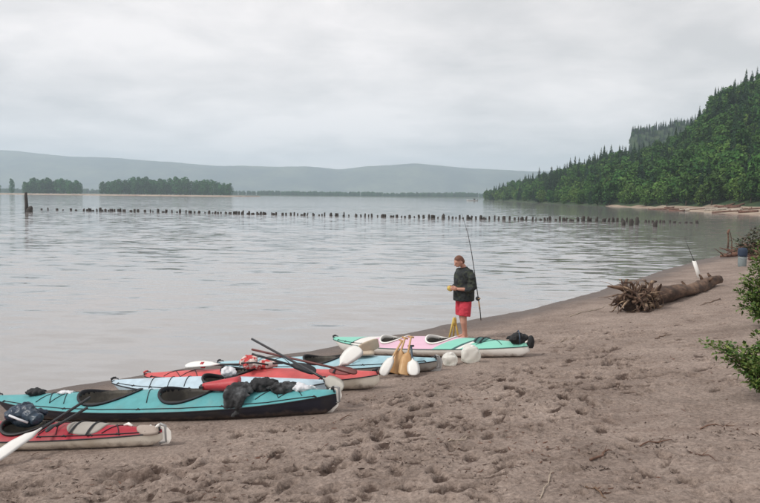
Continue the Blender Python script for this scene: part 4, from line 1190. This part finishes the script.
J_ = [('tube', [(.0, 0, .80), (.0, 0, .90), (.0, 0, 1.05), (.0, 0, 1.25), (.005, 0, 1.38), (.01, 0, 1.455)], [(.225, .20), (.225, .20), (.225, .195), (.23, .19), (.215, .17), (.10, .10)], 22),
      ('tube', [(.0, 0, 1.42), (.012, 0, 1.485)], [(.09, .085), (.075, .075)], 14)]
for sg in (-1, 1):
    J_ += [('tube', [(.0, .14 * sg, 1.405), (-.02, .24 * sg, 1.27), (-.035, .262 * sg, 1.09), (.05, .235 * sg, 1.045), (.11, .20 * sg, 1.052)], [.092, .080, .078, .074, .066], 14)]
remesh(J_, 'jacket', M_JACKET, .014, man, 4, lambda co: co + Vector((1, 1, .3)) * .016 * mnoise.fractal(co * 9, 1, 2, 3))
S_ = [('tube', [(0, 0, .78), (0, 0, .92)], [(.185, .14), (.165, .125)], 18)]
for sg in (-1, 1): S_ += [('tube', [(0, .085 * sg, .86), (.01 + .02 * sg, .10 * sg, .66), (.015 + .035 * sg, .105 * sg, .50)], [.115, .118, .122], 16)]
remesh(S_, 'shorts', M_SHORTS, .013, man, 3, lambda co: co + Vector((1, 1, 0)) * .012 * mnoise.fractal(co * 10, 1, 2, 3))
# what the hands hold
fr = empty('fishing_reel', man.matrix_basis @ Vector((.315, 0, 1.06)), 'small yellowish fishing reel held in the standing person\'s hands', 'reel')
M_YEL = mat('yellow_plastic', (.62, .46, .12), .5, .08, 8)
b = MB(); b.tube([(0, -.045, 0), (0, -.04, 0), (0, -.03, 0), (0, .03, 0), (0, .04, 0), (0, .045, 0)], [.05, .055, .035, .035, .055, .05], 16); b.build('spool', M_YEL, fr)
b = MB(); b.tube([(0, .045, 0), (0, .07, 0), (.04, .07, .01), (.04, .095, .01)], .007, 6); b.build('crank', M_BLACK, fr)
fr.rotation_euler = (0, 0, .2)
# rod standing in the sand behind the person
q = ground(481.5, 320); q.z = surf(q.x, q.y)
Yq = q.y
rod = empty('fishing_rod', q, 'tall thin fishing rod standing in the sand behind the person', 'fishing rod')
M_ROD = mat('dark_rod', (.03, .028, .028), .4); M_CORK = mat('cork', (.40, .27, .16), .9, .15, 40)
tip = at(462, 214, Yq - .1) - q; hb = at(478.5, 300, Yq) - q
mid = at(472, 255, Yq - .05) - q
b = MB(); b.tube([(0, 0, -.12), hb * .5, hb, mid, mid.lerp(tip, .5) + Vector((.03, 0, 0)), tip], [.012, .013, .013, .010, .007, .004], 8); b.build('rod_blank', M_ROD, rod)
b = MB(); b.tube([hb * .55, hb * .95], .019, 10); b.build('handle_grip', M_CORK, rod)
b = MB(); c = hb * 1.08 + Vector((-.02, -.05, 0)); b.tube([c + Vector((0, -.05, 0)), c + Vector((0, -.045, 0)), c + Vector((0, -.03, 0)), c + Vector((0, .03, 0)), c + Vector((0, .045, 0)), c + Vector((0, .05, 0))], [.045, .055, .038, .038, .055, .045], 14); o = b.build('reel', M_BLACK, rod)
b = MB(); b.tube([c + Vector((.0, -.05, 0)), c + Vector((.06, -.06, .02)), c + Vector((.06, -.10, .02))], .009, 6); b.build('reel_crank', M_CORK, o)
for f in (.25, .5, .72, .88):
    p = hb.lerp(tip, f) if f < 0 else (mid.lerp(tip, (f - .25) / .75) if f > .25 else mid); b = MB()
    b.tube([p + Vector((-.012 + .02 * math.cos(a), -.01 + .0 * a, .02 * math.sin(a))) for a in np.linspace(0, 2 * math.pi, 9)], .003, 5); b.build('line_guide', M_STEEL, rod)
# yellow folding stool beside the legs
q = ground(454, 339.5); q.z = surf(q.x, q.y)
st_ = empty('folding_stool', q, 'yellow folded tripod stool standing beside the person\'s bare legs', 'stool')
for dx, dy in ((-.11, 0), (.10, -.04), (.0, .13)):
    b = MB(); b.tube([(dx, dy, -.02), (dx * .55, dy * .55, .22), (dx * .12, dy * .12, .44)], .02, 8); b.build('leg', M_YEL, st_)
b = MB(); b.rings([[(.1 * math.cos(a) * k, .1 * math.sin(a) * k, z + .02 * math.cos(3 * a)) for a in np.linspace(0, 2 * math.pi, 19)[:-1]] for k, z in ((.42, .30), (.5, .36), (.42, .43), (.2, .46))]); b.build('seat', M_YEL, st_)

# ------------------------------------------------------------------ driftwood log with its root wad
M_LOG = mat('weathered_log', (.06, .036, .026), .95, .4, 3, bump=1.0, bscale=11, col2=(.17, .105, .07), c2scale=4, stretch=(.5, .5, 1.5), c2lo=.42, c2hi=.62)
M_ROOT = mat('grey_roots', (.085, .05, .036), .95, .4, 5, bump=.9, bscale=14, col2=(.30, .22, .15), c2scale=5)
la, lb_ = ground(640, 309), ground(724, 285)
la.z = surf(la.x, la.y); lb_.z = surf(lb_.x, lb_.y)
lg = empty('driftwood_log', la, 'big driftwood log with a tangled root wad at its left end', 'log')
d = lb_ - la; rg = random.Random(21); b = MB(); R_ = []; nL = 26
for i in range(nL):
    f = i / (nL - 1); c = d * f + Vector((.18 * math.sin(f * 5), 0, .17 + .05 * math.sin(f * 7)))
    c.z += surf(la.x + c.x, la.y + c.y) - la.z - d.z * f if f > .05 else 0
    r = .22 - .05 * f + .03 * math.sin(f * 11) + (.04 * (1 - f / .15) if f < .15 else 0)
    u = d.normalized(); sx = Vector((u.y, -u.x, 0)).normalized()
    R_.append([c + sx * r * math.cos(a) * (1 + .12 * math.sin(3 * a + f * 4) + rg.uniform(-.08, .08)) + Vector((0, 0, 1)) * r * math.sin(a) * (1 + rg.uniform(-.1, .1)) for a in [2 * math.pi * j / 16 for j in range(16)]])
b.rings(R_); b.build('trunk', M_LOG, lg)
for i in range(4):                                                # broken branch stubs
    f = rg.uniform(.2, .95); a = rg.uniform(.3, 2.6); c = d * f + Vector((.18 * math.sin(f * 5), 0, .2)); sx = Vector((d.y, -d.x, 0)).normalized()
    dr = (sx * math.cos(a) + Vector((0, 0, 1)) * math.sin(a)); b = MB(); b.tube([c + dr * .15, c + dr * .24, c + dr * .29 + Vector((rg.uniform(-.06, .06), 0, .02))], [.055, .04, .025], 7); b.build('branch_stub', M_LOG, lg)
un = -d.normalized()
sx = Vector((d.y, -d.x, 0)).normalized()
heap('root_plate', Vector((0, 0, .02)) + un * .3, (.42, .30, .36), mat('dark_root_soil', (.05, .032, .024), 1.0, .4, 6, bump=1.0, bscale=15), 77, 26, .07, lg)
for i in range(120):                                               # roots tangling out of the butt end
    a = rg.uniform(-.5, math.pi + .5); q0 = math.sqrt(rg.random()) * .34; ln = rg.choice((.25, .35, .45, .6, .8))
    rad = (sx * math.cos(a) * 1.15 + Vector((0, 0, 1)) * math.sin(a) * .9)
    P0 = Vector((0, 0, .30)) + rad * q0 + un * rg.uniform(-.2, .75); pts = [P0]
    dirv = (rad.normalized() * rg.uniform(.3, 1.2) + un * rg.uniform(-.2, 1.0) + Vector((rg.gauss(0, .4), rg.gauss(0, .4), rg.gauss(0, .35)))).normalized(); curl = Vector((rg.gauss(0, .25), rg.gauss(0, .25), rg.gauss(-.05, .25)))
    for k in range(7):
        dirv = (dirv + curl + Vector((rg.uniform(-.3, .3), rg.uniform(-.3, .3), rg.uniform(-.35, .3)))).normalized(); nx = pts[-1] + dirv * ln / 7
        nx.z = max(nx.z, surf(la.x + nx.x, la.y + nx.y) - la.z + .02); nx.z = min(nx.z, .78); pts.append(nx)
    r0 = rg.choice((.012, .016, .022, .03, .045)) if i > 14 else rg.uniform(.06, .085)
    b = MB(); b.tube(pts, [r0, r0 * rg.uniform(.8, 1.1), r0 * .85, r0 * rg.uniform(.6, .9), r0 * .6, r0 * .5, r0 * .36, r0 * .2], 7); b.build('root', M_ROOT if rg.random() < .55 else M_LOG, lg)
# ------------------------------------------------------------------ things along the right-hand beach
M_PVC = mat('white_pipe', (.74, .73, .70), .5, .05, 6)
q = ground(699.5, 278); q.z = surf(q.x, q.y)
h_ = empty('rod_holder', q, 'white plastic pipe stuck slanting in the sand beyond the driftwood log', 'pipe')
t1 = at(694, 261, q.y) - q
b = MB(); b.rings([[Vector((r * math.cos(a), r * math.sin(a), 0)) + t1 * f for a in np.linspace(0, 2 * math.pi, 13)[:-1]] for r, f in ((.075, -.2), (.075, 1.0), (.055, 1.0), (.055, .5))]); b.build('pipe', M_PVC, h_)
r_ = empty('fishing_rod', q + t1 * .6, 'thin dark fishing rod standing in the white pipe holder', 'fishing rod')
t2 = at(689, 249, q.y) - q; t3 = at(684, 236, q.y) - q
b = MB(); b.tube([(0, 0, 0), t1 * .45, t2 - t1 * .6, t3 - t1 * .6], [.016, .014, .010, .005], 7); b.build('rod_blank', M_ROD, r_)
b = MB(); b.tube([t1 * .35, t1 * .55], .022, 8); b.build('handle_grip', M_BLACK, r_)
q = ground(742, 266.5); q.z = surf(q.x, q.y)
bk = empty('water_barrel', q, 'small grey barrel with a dark blue lid at the right end of the beach', 'barrel')
b = MB(); b.lathe([(.15, -.03), (.17, .03), (.18, .2), (.18, .36), (.175, .44), (.12, .46)], 18); b.build('barrel_body', mat('grey_green_plastic', (.20, .235, .24), .7, .15, 6), bk)
b = MB(); b.lathe([(.0, .455), (.19, .455), (.20, .50), (.20, .72), (.16, .82), (.0, .84)], 18); b.build('lid', mat('dark_blue_plastic', (.015, .03, .06), .7, .15, 6), bk)
b = MB(); b.tube([(-.19, -.02, .5), (-.12, -.16, .36), (.12, -.16, .36), (.19, -.02, .5)], .01, 6); b.build('handle', M_STEEL, bk)
q = on_z(727.5, 251); sk_ = empty('weathered_stake', (q.x, q.y, 0), 'weathered forked stake standing at the water\'s edge near the right picture edge', 'stake')
b = MB(); b.tube([(0, 0, -.3), (.03, 0, .7), (-.02, 0, 1.25)], [.06, .05, .06], 7); b.build('post', M_LOG, sk_)
b = MB(); b.tube([(-.03, 0, 1.1), (.0, 0, 1.28), (.08, 0, 1.42)], [.06, .085, .02], 7); b.build('knot', M_RED, sk_)
b = MB(); b.tube([(.28, 0, -.3), (.25, 0, .6), (.12, 0, 1.2)], [.04, .035, .02], 6); b.build('fork', M_LOG, sk_)
# driftwood pile on the point
rg = random.Random(8)
for i, (px, py, ln, r, an, up) in enumerate(((754, 256, 2.6, .2, .15, .06), (746, 253, 2.2, .15, .35, .10), (760, 251, 2.4, .24, .05, .12), (738, 257, 1.8, .12, -.2, .05), (762, 260, 2.2, .15, .6, .12), (752, 249, 2.0, .12, .9, .25))):
    q = ground(px, py); q.z = surf(q.x, q.y); ca, sa = math.cos(an), math.sin(an)
    b = MB(); b.tube([(ca * ln * f, sa * ln * f, r * .6 + up * ln * (f + .5) * .6 + rg.uniform(-.03, .05)) for f in (-.5, -.25, 0, .25, .5)], [r * .6, r * .75, r * .7, r * .5, r * .25], 9)
    o = empty('driftwood_branch', q, ('reddish driftwood trunk', 'slim reddish driftwood branch', 'thick reddish driftwood butt', 'short thin driftwood stick', 'slanting driftwood bough', 'steeply raised driftwood limb')[i] + ' in the tangle on the point at the right edge', 'driftwood', 'driftwood tangle on the point')
    b.build('stem', M_RED if i % 3 != 2 else M_LOG, o)
    for j in range(14):
        f = rg.uniform(-.5, .5); a2 = rg.uniform(0, 6.28); b2 = MB(); c = Vector((ca * ln * f, sa * ln * f, r * .6 + up * ln * (f + .5) * .6)); e = Vector((math.cos(a2) * .9, math.sin(a2) * .6, rg.uniform(.05, .5)))
        b2.tube([c, c + e * .5 + Vector((rg.uniform(-.1, .1), 0, 0)), c + e * rg.uniform(.8, 1.3)], [r * .3, r * .18, .012], 5); b2.build('twig', M_RED, o)

# ------------------------------------------------------------------ shrubs at the right edge
M_LEAFN = mat('shrub_leaf', (.05, .11, .02), .6, .45, 9, col2=(.19, .23, .06), c2scale=16, spec=.3)
M_STEM = mat('shrub_stem', (.11, .10, .05), .8)
def shrub(label, base, stems, leaf, per, seed, name='leafy_shrub', leaf_m=None):
    rg = random.Random(seed); o = empty(name, base, label, 'shrub'); V, F = [], []; sb = MB()
    for tip_ in stems:
        tip_ = Vector(tip_); ph = tip_.normalized(); bend = Vector((0, 0, tip_.length * .18))
        pts = [tip_ * f + bend * math.sin(f * math.pi) + Vector((rg.uniform(-.02, .02), rg.uniform(-.02, .02), 0)) * (1 if 0 < f < 1 else 0) for f in np.linspace(0, 1, 8)]
        sb.tube([pts[0] - Vector((0, 0, .06))] + pts[1:], [.012, .011, .010, .009, .007, .005, .004, .003], 6)
        for i in range(per):
            f = .18 + .82 * (i + rg.random()) / per; k = min(int(f * 7), 6); c = pts[k].lerp(pts[k + 1], f * 7 - k)
            dv = Vector((rg.gauss(0, 1), rg.gauss(0, 1), rg.gauss(.25, .55))).normalized(); dv = (dv + ph * .5).normalized()
            s0 = c + dv * rg.uniform(0, leaf * 1.1); L_ = leaf * rg.uniform(.6, 1.25); wv_ = dv.cross(Vector((rg.gauss(0, .35), rg.gauss(0, .35), 1))).normalized() * L_ * .32; dn = Vector((0, 0, -L_ * rg.uniform(.05, .4)))
            n0 = len(V); up_ = wv_.cross(dv).normalized() * L_ * .07
            V += [s0, s0 + dv * L_ * .45 + wv_ + up_, s0 + dv * L_ + dn, s0 + dv * L_ * .45 - wv_ + up_, s0 + dv * L_ * .5 + dn * .25]
            F += [(n0, n0 + 4, n0 + 1), (n0 + 1, n0 + 4, n0 + 2), (n0, n0 + 3, n0 + 4), (n0 + 3, n0 + 2, n0 + 4)]
    sb.build('stem', M_STEM, o)
    me = np_mesh('foliage', [tuple(v) for v in V], F, [M_LEAFN], smooth=False); fo = link('foliage', me, o)
    if leaf_m: me.materials[0] = leaf_m
    return o
M_DEADLEAF = mat('brown_brush', (.055, .04, .028), .9, .4, 5, col2=(.05, .085, .03), c2scale=4)
def stem_to(base, px, py, Y): return at(px, py, Y) - base
q = ground(768, 398); q.z = surf(q.x, q.y); y0 = q.y
shrub('bright green leafy shrub reaching in low from the right edge over the sand', q,
      [stem_to(q, a, b_, y0 + c) for a, b_, c in ((700, 343, .3), (712, 349, .1), (722, 352, .2), (730, 346, .35), (738, 354, .0), (745, 347, .25), (752, 350, .1), (748, 368, -.1), (738, 372, -.05), (757, 336, .3), (757, 362, -.2), (762, 345, .1), (770, 340, .2), (752, 385, -.15), (780, 350, .2), (728, 362, .05), (742, 362, .1), (720, 345, .2))], .062, 85, 5)
q = ground(770, 325); q.z = surf(q.x, q.y); y0 = q.y
shrub('dark green leafy shrub at the right edge above the low bright one', q,
      [stem_to(q, a, b_, y0 + c) for a, b_, c in ((737, 292, .3), (741, 283, .2), (745, 277, .4), (750, 270, .2), (756, 266, .3), (741, 300, 0), (748, 310, -.2), (739, 308, .1), (752, 318, -.3), (757, 285, .1), (762, 275, .2), (750, 295, 0), (764, 300, 0), (775, 270, .3), (758, 312, -.2), (746, 288, .2), (754, 300, .1))], .09, 110, 6)
q = ground(775, 285); q.z = surf(q.x, q.y); y0 = q.y
shrub('tall green shrub at the far right edge behind the beach barrel', q,
      [stem_to(q, a, b_, y0 + c) for a, b_, c in ((754, 262, .2), (757, 252, .4), (760, 240, .2), (764, 232, .5), (757, 270, 0), (770, 225, .3), (768, 250, .2), (762, 262, 0))], .16, 60, 7)

q = ground(754, 259); q.z = surf(q.x, q.y); y0 = q.y
shrub('dark brownish brush growing over the driftwood on the point', q,
      [stem_to(q, a, b_, y0 + c) for a, b_, c in ((738, 246, .5), (742, 240, .2), (747, 236, .8), (752, 231, .3), (757, 227, .6), (762, 233, 0), (735, 252, .3), (745, 248, 0), (758, 244, .2), (765, 240, .4), (750, 242, .9), (733, 241, .5))], .16, 46, 17, 'brush', M_DEADLEAF)

# ------------------------------------------------------------------ litter on the sand
M_STICK = mat('beach_stick', (.13, .075, .05), .9, .3, 6, bump=.4, obj_var=.3)
M_STICKP = mat('pale_stick', (.40, .33, .26), .9, .2, 6, bump=.4)
M_BARKL = mat('bark_chips', (.05, .03, .022), .95, .4, 3, col2=(.14, .065, .042), c2scale=1.2)
STK = (((690, 452), (716, 464), 'forked brown twig lying on the sand at lower right', .010, M_STICK), ((640, 445), (672, 439), 'straight reddish stick on the sand left of the forked twig', .012, M_STICK),
       ((590, 462), (612, 452), 'curled bark strip on the sand below the middle of the beach', .018, M_STICK), ((586, 486), (606, 500), 'dark bent root at the bottom edge of the picture', .014, M_STICK),
       ((570, 318), (606, 306), 'long pale stick lying left of the root wad', .016, M_STICKP), ((555, 343), (578, 336), 'pale stick lying on the sand right of the kayak stern', .014, M_STICKP),
       ((700, 428), (745, 423), 'thin reddish branch lying below the bright shrub', .010, M_STICK), ((655, 340), (672, 335), 'short dark stick below the driftwood log', .016, M_STICK),
       ((448, 445), (470, 438), 'pale splinter on the trampled sand in the middle', .009, M_STICKP), ((540, 498), (556, 470), 'thin arched pale twig near the bottom middle', .007, M_STICKP),
       ((340, 420), (352, 416), 'tiny dark stick beside the teal kayak stern', .010, M_STICK), ((720, 300), (700, 306), 'brown stick lying under the far end of the driftwood log', .02, M_STICK))
for a, c, lb, r, m in STK:
    r *= .62
    p0, p1 = ground(*a), ground(*c); rg = random.Random(a[0]); pts = []
    for f in np.linspace(0, 1, 7):
        p = p0.lerp(p1, f); p.z = surf(p.x, p.y) + r * .8
        if 0 < f < 1: p += Vector((rg.uniform(-.02, .02), rg.uniform(-.03, .03), .01))
        pts.append(p - p0)
    o = empty('stick', p0, lb, 'stick'); b = MB(); b.tube(pts, [r, r, r * .95, r * .9, r * .75, r * .6, r * .3], 7); b.build('stem', m, o)
    b = MB(); k = pts[3]; b.tube([k, k + (pts[5] - pts[3]) * .8 + Vector((.03, .10, .02))], [r * .6, r * .2], 6); b.build('side_twig', m, o)
V, F = [], []; rg = random.Random(99)
CL = [(random.uniform(380, 760), random.uniform(385, 503), 16) for _ in range(26)] + [(random.uniform(230, 560), random.uniform(376, 470), 22) for _ in range(60)] + [(random.uniform(0, 300), random.uniform(455, 503), 22) for _ in range(22)] + [(random.uniform(560, 740), random.uniform(310, 390), 22) for _ in range(12)] + [(610, 455, 14), (590, 470, 10), (600, 492, 12), (730, 428, 20), (745, 432, 14), (655, 443, 16)] * 2
for (cx, cy, sp) in CL:
    for i in range(rg.randrange(8, 26)):
        px, py = cx + rg.gauss(0, sp), cy + rg.gauss(0, sp * .28)
        if py < 300 or py > 520: continue
        g = ground(px, py)
        if g.z < .15: continue
        s_ = rg.choice((.003, .004, .005, .007, .009, .014)) * (1.0 if g.y < 9 else 1.4); an = rg.uniform(0, 3.14); z = surf(g.x, g.y); n0 = len(V)
        ca, sa = math.cos(an) * s_ * rg.uniform(1, 2.6), math.sin(an) * s_ * rg.uniform(1, 2.6); wa, wb_ = -math.sin(an) * s_ * .4, math.cos(an) * s_ * .4
        t1_, t2_ = rg.uniform(0, .012), rg.uniform(0, .012)
        V += [(g.x - ca - wa, g.y - sa - wb_, z + t1_), (g.x + ca - wa, g.y + sa - wb_, z + t2_), (g.x + ca + wa, g.y + sa + wb_, z + t2_ + .002), (g.x - ca + wa, g.y - sa + wb_, z + t1_ + .002), (g.x, g.y, z + .008 + s_ * .25)]
        F += [(n0, n0 + 1, n0 + 4), (n0 + 1, n0 + 2, n0 + 4), (n0 + 2, n0 + 3, n0 + 4), (n0 + 3, n0, n0 + 4)]
tag(link('bark_litter', np_mesh('bark_litter', V, F, [M_BARKL], smooth=False)), 'scattered reddish bark chips and needles littering the sand', 'litter', kind='stuff')

V, F = [], []
for i in range(3600):                                             # clods kicked up round the footprints
    px, py = rg.choice(((rg.gauss(400, 120), rg.gauss(425, 34)), (rg.uniform(0, 760), rg.uniform(400, 515)), (rg.gauss(560, 60), rg.gauss(375, 25))))
    if py < 366 or py > 518: continue
    g = ground(px, py)
    if g.z < .2 or min(math.hypot(g.x - x0 - (x1 - x0) * t_, g.y - y0 - (y1 - y0) * t_) for (x0, y0, x1, y1) in FLAT_ZONES for t_ in [max(0, min(1, ((g.x - x0) * (x1 - x0) + (g.y - y0) * (y1 - y0)) / ((x1 - x0) ** 2 + (y1 - y0) ** 2)))]) < .45: continue
    q_ = rg.choice((.006, .008, .01, .013, .018, .024)); z = surf(g.x, g.y); n0 = len(V)
    for (dx, dy, dz) in ((1, 0, 0), (0, 1, 0), (-1, 0, 0), (0, -1, 0), (.2, .1, .9)):
        V.append((g.x + q_ * (dx * rg.uniform(.8, 1.5) + rg.uniform(-.3, .3)), g.y + q_ * (dy * rg.uniform(.7, 1.3) + rg.uniform(-.3, .3)), z + q_ * dz * rg.uniform(.5, 1.0) - .002))
    F += [(n0, n0 + 1, n0 + 4), (n0 + 1, n0 + 2, n0 + 4), (n0 + 2, n0 + 3, n0 + 4), (n0 + 3, n0, n0 + 4)]
tag(link('sand_clods', np_mesh('sand_clods', V, F, [M_SAND], smooth=False)), 'small clods of sand kicked up around the footprints', 'sand', kind='stuff')

# ------------------------------------------------------------------ haze
b = MB(); b.box((0, 4050, 209), (13400, 8500, 424))
hz = bpy.data.materials.new('haze'); hz.use_nodes = True; N = hz.node_tree.nodes; N.clear()
ho = N.new('ShaderNodeOutputMaterial'); hv = N.new('ShaderNodeVolumePrincipled')
hv.inputs['Color'].default_value = (.74, .88, 1.0, 1); hv.inputs['Density'].default_value = 0.0002; hv.inputs['Anisotropy'].default_value = 0.1
hz.node_tree.links.new(hv.outputs[0], ho.inputs['Volume'])
o = b.build('haze', hz); tag(o, 'thin pale blue haze over the river and hills', 'haze', kind='stuff')
